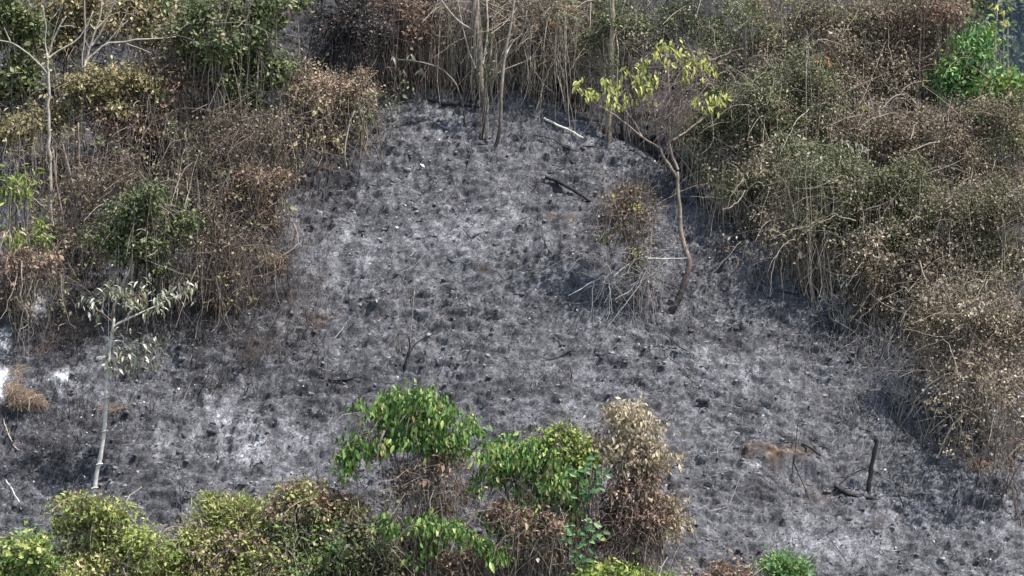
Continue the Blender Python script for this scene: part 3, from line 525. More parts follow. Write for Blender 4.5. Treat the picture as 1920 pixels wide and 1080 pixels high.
# ------------------------------------------------------------------ single trees
# pale-trunked tree at the left
b = gpt(172, 950); Y = b[1]
t = thing('slender_tree', 'slender white-trunked tree with wilted pale leaves on the left', 'tree', b)
limb(t, b, 'trunk', [(172, 955), (176, 925), (183, 880), (193, 830), (198, 780), (199, 740), (203, 690), (207, 650), (212, 612), (214, 598)], Y, 4.6, 2.4, 'white', 30, 9, .005, .1)
BR = []
for pts, r0, r1, mt in [([(213, 612), (235, 600), (262, 588), (300, 570), (345, 548)], 2.4, 1, 'white'), ([(214, 600), (213, 570), (212, 548), (205, 535)], 2.2, 1, 'redtwig'), ([(209, 640), (228, 640, .1), (245, 655, .15), (262, 662, .2)], 1.6, .8, 'white'), ([(212, 605), (190, 585, -.1), (165, 575, -.2)], 1.6, .8, 'redtwig'), ([(235, 600), (250, 570, .2), (245, 545, .2)], 1.5, .8, 'white')]:
    BR.append(limb(t, b, 'branch', pts, Y, r0, r1, mt, 12, 5))
for q in ((203, 690), (199, 745), (196, 808), (186, 870), (177, 915)): limb(t, b, 'bark_knot', [(q[0] - 5, q[1] + 1, -.03), (q[0], q[1], -.05), (q[0] + 7, q[1] - 1, -.03)], Y, 1.6, 1.6, 'white', 5, 5)
P, A, N, L = [], [], [], []
for (x, y, n) in [(164, 578, 8), (182, 560, 6), (205, 548, 8), (215, 540, 6), (238, 552, 8), (252, 535, 6), (262, 560, 8), (250, 580, 8), (275, 572, 6), (290, 560, 7), (310, 552, 9), (325, 556, 8), (345, 545, 8), (365, 542, 5), (222, 622, 6), (212, 672, 9), (225, 660, 7), (258, 650, 7), (262, 668, 7), (250, 682, 7), (285, 655, 7), (298, 645, 6), (275, 685, 6), (235, 690, 5), (190, 570, 6), (228, 565, 6), (245, 562, 6), (300, 568, 6), (335, 540, 6), (270, 545, 5), (178, 588, 5), (215, 690, 5), (285, 640, 5), (245, 665, 5)]:
    dy = rng.uniform(-.4, .3); c = at(x + rng.normal(0, 3), y + rng.normal(0, 4), Y + dy); a0 = rng.uniform(0, 6.28)
    n = int(n * 2.5)
    for i in range(n):
        an = a0 + i / n * 6.28 + rng.normal(0, .2); P.append(c + rng.normal(0, .10, 3)); A.append((math.cos(an), math.sin(an) * .8, rng.normal(-.5, .4))); N.append((rng.normal(0, .2), rng.normal(-.2, .2), 1)); L.append(rng.uniform(.10, .17))
leaf_objects(t, b, np.array(P), np.array(A), np.array(N), np.array(L), 'wilted', .3, .5, 'w', carriers=BR)
mb = MB(); p, d, v = clumps(lobes_w([(230, 670, 14, 16), (258, 555, 20, 10)], Y), 14, 8, .08); a, nr = leaf_dirs(d, 1.2); l = rng.gamma(9, .012, len(p)); mb.leaves(p, a, nr, l, l * .3, v); mb.build('withered_leaves', LEAF['rust'], t, b, stuff=True)

# yellow-leaved tree right of centre
b = gpt(1253, 594); Y = b[1]
t = thing('yellow_tree', 'thin crooked tree with drooping yellow-green leaves right of centre', 'tree', b)
limb(t, b, 'trunk', [(1248, 600), (1256, 588), (1272, 560), (1285, 525), (1292, 492), (1284, 465), (1277, 435), (1274, 395), (1271, 350), (1270, 322)], Y, 7.6, 2.7, 'yellowtree', 30, 9, .006, .05)
BR = []
for pts, r0, r1 in [([(1270, 332), (1256, 312), (1243, 292), (1235, 268), (1230, 235), (1226, 200), (1222, 170)], 3.4, 1.2), ([(1271, 318), (1260, 290), (1255, 262), (1254, 215), (1254, 165), (1250, 120), (1248, 85)], 3.6, 1),
                    ([(1236, 277), (1205, 258, -.2), (1165, 225, -.3), (1135, 205, -.3), (1110, 190, -.3), (1086, 168, -.3)], 2.2, .9), ([(1262, 262), (1290, 245, .2), (1315, 225, .3), (1335, 207, .3), (1358, 184, .3)], 2, .8), ([(1230, 235), (1215, 205, .2), (1205, 170, .3), (1210, 125, .3)], 1.6, .8), ([(1254, 215), (1285, 170, -.2), (1310, 140, -.3), (1330, 125, -.3)], 1.7, .8), ([(1255, 240), (1270, 190, .3), (1280, 140, .3), (1275, 102, .3)], 1.5, .8), ([(1205, 258, -.2), (1180, 215, -.2), (1150, 185, -.2), (1140, 160, -.2)], 1.4, .7), ([(1226, 205), (1190, 165, 0), (1178, 135, 0)], 1.3, .7)]:
    BR.append(limb(t, b, 'branch', pts, Y, r0, r1, 'yellowtree', 16, 5, .006))
mb = MB(); LB = lobes_w([(1275, 190, 35, 50), (1240, 190, 40, 50), (1265, 240, 25, 40), (1215, 200, 30, 30)], Y); A_ = arcs(LB, 260, length=.45, sag=.05); mb.tubes(A_, .0035, 3)
for q in range(26):
    a0 = at(*[(1256, 270), (1235, 270), (1265, 255), (1215, 250), (1290, 240)][q % 5], Y); e = at(rng.uniform(1195, 1310), rng.uniform(95, 215), Y + rng.normal(0, .25)); mb.tubes(wiggle(bezier(a0[None], (a0 * .5 + e * .5)[None] + [[0, 0, .12]], e[None], 9), .015), np.linspace(.010, .004, 9)[None], 3)
mb.build('dead_twigs', ST['redtwig'], t, b, stuff=True)
P, A, N, L = [], [], [], []
for (x, y, n) in [(1084, 160, 6), (1094, 172, 4), (1106, 168, 5), (1118, 176, 4), (1136, 152, 6), (1150, 170, 6), (1146, 188, 5), (1158, 166, 4), (1178, 132, 6), (1176, 184, 6), (1200, 150, 6), (1203, 172, 5), (1210, 118, 6), (1217, 156, 5), (1190, 150, 4), (1233, 95, 6), (1250, 84, 6), (1243, 80, 4), (1262, 88, 4), (1276, 96, 6), (1250, 112, 5), (1228, 140, 5), (1291, 128, 6), (1300, 112, 5), (1317, 110, 5), (1330, 124, 6), (1282, 142, 5), (1225, 190, 4), (1222, 168, 4), (1308, 190, 4), (1330, 192, 5), (1346, 186, 5), (1358, 180, 5), (1338, 196, 4), (1166, 196, 3)]:
    c = at(x, y, Y + rng.uniform(-.5, .4))
    for i in range(int(n * 2.2)):
        P.append(c + rng.normal(0, .075, 3)); A.append((rng.normal(0, .5), rng.normal(-.35, .4), -.85 + rng.normal(0, .35))); N.append((rng.normal(.35, .4), -1, rng.normal(.9, .4))); L.append(rng.uniform(.095, .16))
leaf_objects(t, b, np.array(P), np.array(A), np.array(N), np.array(L), 'yellow', .36, .25, 'y', carriers=BR)

# mossy straight trunk behind it
b = gpt(1140, 268); Y = b[1]
t = thing('tree_trunk', 'straight pale mossy trunk behind the yellow-leaved tree crown', 'tree', b)
limb(t, b, 'trunk', [(1139, 285), (1141, 255), (1142, 205), (1144, 150), (1146, 95), (1147, 40), (1147, -30)], Y, 5.6, 4.4, 'mossy', 30, 8, .010, .13)
mb = MB(); mb.tubes(wiggle(np.array([px_line([(1138 + q, 262), (1142 - q, 180), (1145 + q, 90), (1147 - q, -20)], Y - .08, 16) for q in (-6, -3, 4, 7, 9)]), .02), .006, 3); mb.build('climbing_vines', ST['vine'], t, b)
mb = MB(); p, d, v = clumps(lobes_w([(1146, 60, 16, 50), (1143, 140, 10, 40)], Y - .1), 36, 8, .07); a, nr = leaf_dirs(d, .6); l = rng.gamma(9, .006, len(p)); mb.leaves(p, a, nr, l, l * .5, v); mb.build('climbing_leaves', LEAF['thicket_green'], t, b, stuff=True)
limb(t, b, 'branch', [(1146, 80), (1160, 40, .2), (1175, -10, .3)], Y, 2.2, 1.4, 'mossy', 8, 5)
# bare trunks at the top centre
b = gpt(910, 268); Y = b[1]
t = thing('bare_tree', 'vine-wrapped bare trunk with a charred foot at the top of the clearing', 'tree', b)
limb(t, b, 'trunk', [(908, 275), (908, 240), (907, 200), (903, 150), (899, 100), (894, 50), (889, -20)], Y, 3.8, 5.0, 'soot_tree', 22, 8, .006)
limb(t, b, 'branch', [(889, 58), (860, 40), (835, 12), (820, -20)], Y, 2, 1.3, 'pale', 10, 5); limb(t, b, 'branch', [(905, 120), (914, 60), (912, 0), (905, -30)], Y, 2, 1.6, 'pale', 10, 5); limb(t, b, 'branch', [(903, 150), (880, 100), (868, 50), (855, -20)], Y, 1.3, .9, 'pale', 10, 5)
mb = MB(); q = np.linspace(0, 1, 26); V_ = []
for i in range(14):
    c = px_line([(908, 260), (906, 180), (900, 110), (893, 40), (888, -20)], Y, 26); an = q * rng.uniform(4, 9) + rng.uniform(0, 6.28); c[:, 0] += np.cos(an) * .085; c[:, 1] += np.sin(an) * .085; V_.append(c)
mb.tubes(wiggle(np.array(V_), .006), .006, 3); mb.build('climbing_vines', ST['vine'], t, b)
mb = MB(); p, d, v = clumps(lobes_w([(900, 100, 18, 50), (905, 140, 22, 20)], Y), 40, 7, .06); a, nr = leaf_dirs(d, .4); l = rng.gamma(9, .007, len(p)); mb.leaves(p, a, nr, l, l * .5, v); mb.build('climbing_leaves', LEAF['thicket_green'], t, b, stuff=True)
b = gpt(922, 282); Y = b[1]
t = thing('bare_sapling', 'thin bare sapling curving up right of the vine-wrapped trunk', 'tree', b)
limb(t, b, 'trunk', [(912, 284), (922, 280), (932, 268), (937, 245), (938, 210), (941, 165), (946, 110), (953, 70), (960, 30), (966, -20)], Y, 4.2, 2.2, 'soot_tree', 26, 7, .005); limb(t, b, 'branch', [(942, 160), (930, 182, .2), (920, 195, .3)], Y, 1.3, 1, 'pale', 8, 5); limb(t, b, 'branch', [(947, 105), (962, 78, .2), (980, 60, .2), (988, 20)], Y, 1.5, 1, 'pale', 10, 5)
b = gpt(872, 245); Y = b[1]
t = thing('bent_sapling', 'charred-footed bare sapling bending left over the charred log', 'tree', b)
limb(t, b, 'trunk', [(872, 248), (871, 225), (866, 190), (855, 160), (838, 138), (815, 124), (785, 116), (750, 112), (735, 108)], Y, 2.3, .8, 'soot_tree', 26, 6, .005)
P, A, N, L = [], [], [], []
for (x, y, n) in [(755, 148, 5), (791, 133, 5), (737, 106, 4), (772, 103, 3), (752, 130, 3)]:
    c = at(x, y, Y)
    for i in range(n): P.append(c + rng.normal(0, .03, 3)); A.append((rng.normal(0, .6), rng.normal(-.2, .3), -.8)); N.append((0, -1, .4)); L.append(rng.uniform(.1, .17))
leaf_objects(t, b, np.array(P), np.array(A), np.array(N), np.array(L), 'wilted', .3, .6, 'w')
# pale bare trees on the left
Y = plane_y(500); b = at(97, 510, Y); b[2] = float(hgt(b[0], Y))
t = thing('pale_tree', 'pale-barked tree with forked bare top at the far left', 'tree', b)
limb(t, b, 'trunk', [(99, 520), (97, 470), (95, 400), (94, 320), (92, 250), (91, 180), (90, 130), (88, 100)], Y, 3.4, 2.3, 'pale', 26, 8, .014)
for pts, r0, r1 in [([(91, 140), (75, 122), (50, 98), (20, 80), (-10, 75)], 2, 1.3), ([(89, 110), (100, 75), (112, 50), (124, 30)], 2, 1.1), ([(92, 108), (115, 92), (138, 80), (160, 55), (175, 20)], 1.9, 1), ([(20, 80), (12, 62), (8, 52)], 1.1, .8), ([(88, 100), (84, 80), (86, 50), (80, 10)], 1.7, 1), ([(112, 50), (130, 48), (140, 52)], 1, .8), ([(95, 400), (60, 370), (20, 345), (-5, 335)], 1.3, .9), ([(96, 440), (120, 400, .2), (140, 380, .2)], 1.5, 1)]: limb(t, b, 'branch', pts, Y, r0, r1, 'pale', 12, 5)
Y = plane_y(340); b = at(152, 340, Y); b[2] = float(hgt(b[0], Y))
t = thing('pale_tree', 'white-branched bare tree spreading wide branches at the top left', 'tree', b)
limb(t, b, 'trunk', [(150, 345), (152, 270), (154, 200), (156, 140), (160, 118)], Y, 2.8, 2.3, 'pale', 16, 8, .014)
for pts, r0, r1 in [([(156, 135), (154, 110), (157, 80), (160, 40), (158, 0), (162, -20)], 2, 1.3), ([(160, 118), (168, 92), (178, 60), (188, 30), (192, -10)], 2.4, 1.5), ([(160, 115), (180, 98), (200, 82), (230, 79), (260, 74), (300, 72), (330, 68)], 2.3, 1), ([(172, 85), (188, 62), (205, 25), (218, -5)], 1.8, 1.2), ([(200, 82), (218, 60), (240, 38)], 1.2, .8), ([(168, 92), (160, 75)], 1, .8), ([(230, 79), (260, 90), (285, 100)], 1, .7), ([(180, 55), (205, 30, .2), (225, 22, .2)], 1, .7)]: limb(t, b, 'branch', pts, Y, r0, r1, 'pale', 12, 5)
# thin bare poles among the left brush
for i, (pts, lab) in enumerate([([(150, 420), (149, 350), (148, 290), (147, 230)], 'thin straight brown pole stem right of the far left pale tree'), ([(112, 500), (120, 430), (105, 340), (100, 280)], 'thin leaning stem crossing the far left pale tree'), ([(235, 345), (226, 300), (222, 265), (218, 230)], 'short reddish forked stem above the small green shrub'), ([(175, 470), (150, 390), (130, 320), (118, 270)], 'long slanting stem left of the small green shrub')]):
    Y = plane_y(pts[0][1] + 20); b = at(pts[0][0], pts[0][1] + 20, Y); b[2] = float(hgt(b[0], Y)); t = thing('bare_sapling', lab, 'sapling', b, 'thin bare stems among the left brush')
    limb(t, b, 'stem', [(pts[0][0] + 1, pts[0][1] + 30)] + pts, Y, 2.6, 1.5, 'redtwig', 14, 6); limb(t, b, 'side_branch', [pts[1], (pts[1][0] + 18, pts[1][1] - 28, -.1), (pts[1][0] + 26, pts[1][1] - 60, -.1)], Y, 1.3, .8, 'redtwig', 7, 5)

# conspicuous sprigs standing out of the thicket
for (pts, by, mat, lab, n, Ls) in [([(1540, 108), (1552, 118), (1536, 140), (1530, 128)], 330, 'orange', 'sprig of orange scorched leaves in the upper middle of the right thicket', 6, .13), ([(1580, 285), (1595, 275), (1612, 278), (1600, 305), (1580, 335), (1570, 310)], 470, 'wilted', 'pale wilted sprig drooping from the centre of the right thicket', 8, .15), ([(1062, 12), (1078, 30), (1040, 40)], 190, 'orange', 'sprig of orange scorched leaves at the top above the vine heap', 5, .12), ([(1775, 405), (1790, 398), (1800, 412)], 560, 'wilted', 'small pale sprig in the right-hand part of the thicket', 6, .09), ([(1870, 10), (1882, 20), (1890, 40), (1868, 45)], 330, 'yellow', 'few yellow leaves on a thin stem at the top right corner', 6, .13), ([(1508, 225), (1560, 235), (1620, 205)], 420, 'lime', 'yellow green sprig among brown vines above the pale wilted sprig', 7, .07)]:
    Y = plane_y(by) - .5; b = at(pts[0][0], by, Y); b[2] = float(hgt(b[0], Y)); t = thing('leaf_sprig', lab, 'sprig', b, 'conspicuous sprigs in the thicket'); P, A, N, L = [], [], [], []
    for q in pts:
        w = at(q[0], q[1], Y); mb = MB(); mb.tubes(smooth_line([b, (b + w) / 2 + rng.normal(0, .08, 3), w], 10)[None], np.linspace(.012, .005, 10)[None], 4); mb.build('stem', ST['vine'], t, b)
        for i in range(n): P.append(w + rng.normal(0, .05, 3)); A.append((rng.normal(0, .6), rng.normal(-.2, .4), -.7 + rng.normal(0, .4))); N.append((rng.normal(.1, .4), -1, rng.normal(.4, .4))); L.append(rng.uniform(.7, 1.3) * Ls)
    leaf_objects(t, b, np.array(P), np.array(A), np.array(N), np.array(L), mat, .34, .4, 's')

# ------------------------------------------------------------------ mid slope: small things
b = gpt(1190, 588); Y = b[1]
bush('dry_bush', 'small column-shaped dry bush left of the yellow-leaved tree trunk', 'shrub', (1190, 588), [(1180, 368, 40, 26), (1215, 390, 40, 30), (1155, 395, 32, 30), (1190, 440, 34, 46), (1140, 430, 24, 30)], 'rust', n_cl=110, per=14, L=.06, spread=.12, strands=330, hangs=60, strand_mat='redtwig', Y=Y, slen=.35, leaf2='olive', n2=36, stems=10, stem_spread=.1, sag=.15)
bush('dead_weed', 'thin grey dead weed at the foot of the column-shaped dry bush', 'shrub', (1195, 596), [(1195, 500, 34, 60), (1225, 520, 34, 50), (1140, 530, 30, 40)], 'thicket', n_cl=10, per=8, L=.05, strands=150, hangs=40, strand_mat='grey', Y=Y - .15, slen=.6, stems=8, sr=.006, stem='grey', stem_spread=.3)
def dead_shrub(px, py, n, length, ang, mat, label, kids=5, r=.0085, lean=(0, 0, 0), name='dead_shrub', grp='bare dead shrubs on the ash'):
    b = gpt(px, py); t = thing(name, label, 'shrub', b, grp); twig_fan(t, b, 'twigs', b, n, length, ang, mat, r, kids, lean); return t
dead_shrub(1640, 700, 12, 1.2, .55, 'grey', 'grey bare shrub sprawling on the ash near the right thicket', 6)
dead_shrub(1585, 625, 9, 1.0, .4, 'grey', 'upright grey bare shrub just under the thicket edge', 5)
dead_shrub(1690, 770, 12, 1.1, .65, 'grey', 'low grey bare shrub downhill beside the reddish tangle', 6)
dead_shrub(1600, 800, 8, 1.1, .5, 'grey', 'thin grey bare shrub uphill of the charred post', 4, .005)
dead_shrub(1730, 690, 10, .9, .6, 'vine', 'pale bare shrub against the reddish tangle at the right', 5)
dead_shrub(1560, 690, 8, .7, .7, 'grey', 'small grey bare shrub on the open ash at mid right', 4, .005)
dead_shrub(1340, 590, 7, .5, .5, 'grey', 'small tuft of grey twigs right of the yellow-leaved tree foot', 4, .005)
dead_shrub(1310, 560, 6, .8, .4, 'grey', 'few upright grey twigs beside the yellow-leaved tree trunk', 3, .005)
dead_shrub(390, 740, 9, .8, .6, 'dark', 'soot-dark bare shrub in the left burnt ground', 5, .006)
dead_shrub(470, 690, 12, .9, .6, 'brown', 'brown bare brush heap in the left burnt ground', 6, .006)
dead_shrub(480, 600, 10, 1.1, .45, 'dark', 'dark upright burnt shrub on the left rim of the clearing', 6, .008)
dead_shrub(600, 260, 9, .9, .5, 'brown', 'bare brown shrub under the tan vine mound', 5)
dead_shrub(680, 265, 7, .7, .45, 'dark', 'dark bare shrub right of the tan vine mound', 4)
dead_shrub(90, 680, 9, .7, .6, 'redtwig', 'reddish bare shrub behind the orange grass heap', 5, .005)
dead_shrub(270, 650, 14, 1.2, .5, 'dark', 'soot-dark brush behind the wilted white-trunked tree', 6, .007)
dead_shrub(150, 660, 11, 1.0, .6, 'dark', 'soot-dark brush left of the white-trunked tree', 6, .007)
dead_shrub(560, 640, 10, .6, .8, 'brown', 'low scorched brush patch left of the forked charred sapling', 5, .005)
dead_shrub(1710, 955, 6, .7, .6, 'grey', 'thin grey twigs right of the charred post', 4, .004)
dead_shrub(1640, 1010, 9, .6, .4, 'brown', 'thin brown twigs below the charred post', 5, .004)
# forked charred sapling in the middle
b = gpt(760, 700); Y = b[1]
t = thing('charred_sapling', 'forked black charred sapling standing in the middle of the ash', 'sapling', b)
limb(t, b, 'stem', [(758, 704), (761, 680), (766, 660), (769, 645), (766, 632)], Y, 2.8, 1.5, 'char', 12, 6); limb(t, b, 'side_branch', [(763, 678), (772, 655), (785, 640), (805, 630), (826, 622)], Y, 1.6, .8, 'char', 12, 6)
twig_fan(t, b, 'dead_twigs', at(748, 655, Y - .05), 5, .95, .16, 'vine', .005, 2, (-.1, 0, .2)); limb(t, b, 'side_branch', [(768, 650), (771, 620), (774, 580), (777, 545)], Y, 1, .6, 'vine', 8, 4)
# charred post and its fallen neighbours
b = gpt(1628, 940); Y = b[1]
t = thing('charred_post', 'leaning black charred stump post at the lower right', 'stump', b); limb(t, b, 'trunk', [(1625, 948), (1627, 925), (1631, 895), (1637, 860), (1642, 835), (1643, 820)], Y, 5.4, 3.5, 'char', 18, 9, .005, .07); limb(t, b, 'root_flare', [(1618, 946, -.1), (1626, 938, -.05), (1630, 922)], Y, 3, 4, 'char', 7, 7)
def on_ground(name, label, cat, pts, r0, r1, mat, k=16, sides=7, lift=.6, branch=None):
    g_ = np.array([gpt(*p[:2]) for p in pts]); P = smooth_line(g_, k); s = sc(g_[0][1]); r = np.linspace(r0, r1, k) * s
    P[:, 2] = np.maximum(P[:, 2], hgt(P[:, 0], P[:, 1])) + r * lift + .09; P[:, 1] -= .06; P += rng.normal(0, .006, P.shape)
    mb = MB(); mb.tubes(P[None], (r * (1 + rng.normal(0, .08, k)))[None], sides, var=np.array([.5])); o = mb.build(name, ST[mat], None, g_[0], smooth=True); tag(o, label, cat); return o
on_ground('fallen_log', 'short dark fallen log at the foot of the charred post', 'log', [(1566, 922), (1585, 933), (1605, 940), (1640, 944)], 5.0, 3.6, 'char', lift=.2)
on_ground('fallen_stick', 'long thin dark stick lying right of the charred post', 'stick', [(1640, 943), (1680, 941), (1712, 938), (1742, 937)], 2.2, 1.2, 'char')
on_ground('fallen_stick', 'thin grey crooked stick left of the charred post', 'stick', [(1566, 906), (1588, 904), (1606, 907), (1618, 915)], 1.6, 1.2, 'dark')
on_ground('fallen_stick', 'black charred stick lying downhill of the bare trunks', 'stick', [(1022, 346), (1040, 352), (1060, 362), (1080, 374), (1106, 390)], 4.4, 3.4, 'char', lift=1.4)
on_ground('fallen_log', 'long charred log lying at the top of the clearing', 'log', [(742, 158), (770, 160), (800, 167), (830, 175), (862, 182)], 7.5, 6.5, 'char', lift=1.2)
on_ground('fallen_log', 'ash-covered burnt log below the long charred log', 'log', [(800, 200), (830, 207), (860, 209), (900, 212)], 4.5, 3.5, 'char', lift=1.2)
on_ground('fallen_stick', 'white-ashed stick on the upper right rim of the clearing', 'stick', [(1020, 232), (1045, 245), (1070, 256), (1092, 268)], 2.4, 2, 'white')
on_ground('fallen_stick', 'thin dark stick curving below the white-ashed stick', 'stick', [(1000, 262), (1030, 268), (1060, 285), (1095, 300)], 1.3, 1, 'char')
on_ground('fallen_stick', 'dark fallen branch in the left burnt ground below the soot-dark brush', 'stick', [(100, 870), (150, 860), (210, 868)], 2, 1.4, 'char')
on_ground('fallen_stick', 'dark branch lying on the ash left of the forked charred sapling', 'stick', [(590, 716), (630, 722), (680, 716)], 2, 1.4, 'char')
on_ground('pale_stick', 'bent pale twig at the left edge below the orange grass heap', 'stick', [(8, 800), (16, 825), (26, 848), (38, 858)], 1.2, 1.2, 'vine', 10, 5, 4)
on_ground('pale_stick', 'pale weathered stick at the lower left above the foreground bushes', 'stick', [(12, 912), (28, 935), (42, 965)], 1.3, 1, 'white', 10, 5, 2)
on_ground('charred_root', 'charred root along the upper rim of the bare soil scrape', 'root', [(1398, 852), (1425, 842), (1465, 836), (1505, 838), (1538, 858)], 1.6, 2.6, 'char', 18, lift=-1.5)
# straw heaps
def straw(px, py, rx, ry, n, label, name='dry_grass_heap'):
    b = gpt(px, py + ry); Y = b[1]; t = thing(name, label, 'dry grass', b); LB = lobes_w([(px, py, rx, ry)], Y - .1); mb = MB(); e, d, _ = sample_lobes(LB, n, 0, 1); a = unit(rng.normal(0, 1, (n, 3)) * [1, .6, .35]) * rng.uniform(.15, .5, n)[:, None]
    mb.tubes(bezier(e - a * .5, e + UP * rng.uniform(.02, .2, (n, 1)), e + a * .5 - UP * .08, 5), .0045, 3); mb.build('straw', ST['straw'], t, b); return t
straw(42, 745, 40, 22, 420, 'orange brown dry grass heap at the left edge'); straw(206, 766, 34, 4, 70, 'flat straw-coloured dead frond lying behind the white trunk', 'dead_frond'); straw(30, 700, 24, 16, 40, 'small reddish dry tuft above the orange grass heap', 'dry_tuft'); straw(515, 490, 24, 14, 120, 'reddish dry tuft on the left rim of the clearing', 'dry_tuft'); straw(1835, 873, 22, 8, 120, 'pale orange dry tuft at the right edge', 'dry_tuft')
# clods in the scrape
me_c = None
clod_m = stem_mat('soil_clod', [(0, (.07, .045, .03)), (.5, (.18, .12, .085)), (1, (.36, .27, .2))])
for i in range(16):
    c = gpt(rng.uniform(1405, 1515), rng.uniform(846, 868)); r = rng.uniform(.025, .06); u = np.linspace(0, np.pi, 6); w = np.linspace(0, 2 * np.pi, 8)[:-1]
    S = np.array([[math.sin(a) * math.cos(q), math.sin(a) * math.sin(q), math.cos(a) * .7] for a in u for q in w]); S *= r * (1 + rng.normal(0, .18, (len(S), 1))); I = np.arange(42).reshape(6, 7); j = (np.arange(7) + 1) % 7
    mb = MB(); mb.add(S + c + UP * r * .3, np.stack([I[:-1], I[1:], I[1:][:, j], I[:-1][:, j]], -1).reshape(-1, 4), rng.random()); o = mb.build('soil_clod', clod_m, None, c); tag(o, 'reddish brown soil clod in the bare scrape left of the charred post', 'clod', 'soil clods in the scrape')

# ------------------------------------------------------------------ loose dead stalks
def stalks(name, label, polys, n, mat, h, r):
    pts = []
    for (x0, y0, x1, y1, w) in polys:
        for i in range(int(n * w)): pts.append(ground_at(rng.uniform(x0, x1), rng.uniform(y0, y1)))
    A = np.array(pts); A[:, 2] = hgt(A[:, 0], A[:, 1]); m_ = len(A); d = unit(rng.normal(0, .4, (m_, 3)) + UP); l = rng.gamma(4, h / 4, m_)[:, None]; C = A + d * l; B = A + d * l * .5 + rng.normal(0, .1, (m_, 3)) * l
    mb = MB(); mb.tubes(wiggle(bezier(A, B, C, 6), .015), rng.gamma(6, r / 6, m_)[:, None] * np.linspace(1.1, .5, 6), 3); o = mb.build(name, ST[mat], stuff=True); tag(o, label, 'stalks'); return o
stalks('burnt_stalks', 'dark burnt stalks standing all over the left burnt ground', [(0, 520, 620, 760, .5), (0, 760, 300, 900, .15), (330, 280, 560, 560, .25), (560, 220, 720, 300, .1)], 1500, 'dark', .42, .0055)
stalks('brown_stalks', 'thin brown dead stalks between the left shrubs', [(0, 250, 400, 620, .5), (300, 250, 540, 600, .5)], 1300, 'brown', .6, .005)
stalks('grey_stalks', 'thin grey dead stalks along the right rim of the ash', [(1300, 330, 1500, 500, .2), (1500, 540, 1760, 800, .4), (1100, 420, 1300, 620, .15), (1600, 800, 1900, 960, .15), (950, 220, 1200, 320, .1)], 900, 'grey', .4, .004)

stalks('singed_stalks', 'singed reddish stalks thinning out from the left brush onto the ash', [(480, 330, 620, 640, .55), (380, 560, 560, 680, .25), (560, 250, 720, 330, .2)], 700, 'redtwig', .4, .006)
stalks('scorched_stems', 'pale scorched stems leaning out of the right thicket over the ash edge', [(1280, 330, 1420, 450, .15), (1400, 440, 1600, 560, .3), (1600, 560, 1760, 720, .3), (1700, 720, 1880, 880, .25)], 520, 'vine', .7, .0065)
# ------------------------------------------------------------------ foreground bushes
def fg(base): return plane_y(base)
# big green arching bush
Yb = -7.0
t, b, LB, Y = bush('green_bush', 'large arching bush with drooping glossy green leaves in the foreground centre', 'bush', (800, 1100), [(745, 760, 60, 28), (700, 788, 42, 32), (672, 820, 28, 34), (800, 782, 56, 30), (868, 800, 44, 18), (654, 855, 20, 26), (760, 822, 64, 24), (643, 880, 16, 14), (840, 830, 50, 26), (720, 815, 44, 24), (700, 1000, 30, 24)], n_cl=0, stems=26, sr=.013, stem='brown', stem_spread=.35, strands=120, hangs=60, strand_mat='redtwig', slen=.4, Y=Yb, canes=False)
p, a, nr, L, v = leaf_spray(LB, 620, 9, .085, 1.5, .108, lo=.35); near = np.argsort(p[:, 1] - L)[:300]; rest = np.setdiff1d(np.arange(len(p)), near)
leaf_objects(t, b, p[near], a[near], nr[near], L[near], 'green', .4, .22, 'g'); mb = MB(); mb.leaves(p[rest], a[rest], nr[rest], L[rest], L[rest] * .4, v[rest]); mb.build('foliage', LEAF['green'], t, b, stuff=True)
LBt = lobes_w([(800, 900, 60, 60), (770, 960, 60, 50), (840, 940, 50, 60)], Yb); mb = MB(); mb.tubes(stems_to(b, LBt, 200, .4, 8, .03), np.linspace(1, .4, 8)[None] * rng.gamma(2, .0045, 200)[:, None], 3); mb.tubes(arcs(LBt, 420, length=.5, sag=.1), .0048, 3); mb.build('bare_twigs', ST['vine'], t, b, stuff=True)
mb = MB(); p, d, v = clumps(lobes_w([(800, 880, 60, 30), (850, 900, 40, 60), (740, 900, 40, 30), (830, 960, 40, 40)], Yb), 170, 12, .1, .2); a, nr = leaf_dirs(d, .9); l = rng.gamma(6, .012, len(p)); mb.leaves(p, a, nr, l, l * .45, v); mb.build('withered_foliage', LEAF['rust'], t, b, stuff=True)
# middle green bush
t, b, LB, Y = bush('green_bush', 'green bush between the large arching bush and the tan withered bush', 'bush', (1010, 1120), [(925, 845, 56, 28), (990, 850, 60, 42), (960, 895, 60, 44), (1035, 895, 58, 46), (1000, 950, 56, 34), (905, 905, 30, 34), (1080, 930, 36, 40), (960, 985, 40, 24)], n_cl=0, stems=22, sr=.013, stem_spread=.3, strands=160, hangs=110, strand_mat='redtwig', slen=.5, Y=-6.95, canes=False)
p, a, nr, L, v = leaf_spray(LB, 560, 9, .085, 1.4, .105, lo=.3); near = np.argsort(p[:, 1] - L)[:300]; rest = np.setdiff1d(np.arange(len(p)), near)
leaf_objects(t, b, p[near], a[near], nr[near], L[near], 'green', .4, .22, 'g'); mb = MB(); mb.leaves(p[rest], a[rest], nr[rest], L[rest], L[rest] * .4, v[rest]); mb.build('foliage', LEAF['green'], t, b, stuff=True)
bush('creeper', 'yellow green creeper topping the middle of the foreground bushes', 'bush', (1070, 1120), [(1060, 815, 32, 24), (1020, 825, 30, 18), (1090, 850, 35, 36), (1075, 880, 30, 30)], 'lime', n_cl=110, per=14, L=.085, W=.6, spread=.09, droop=.8, strands=140, hangs=110, strand_mat='redtwig', Y=-6.8, leaf2='olive', n2=40, slen=.4, canes=False)
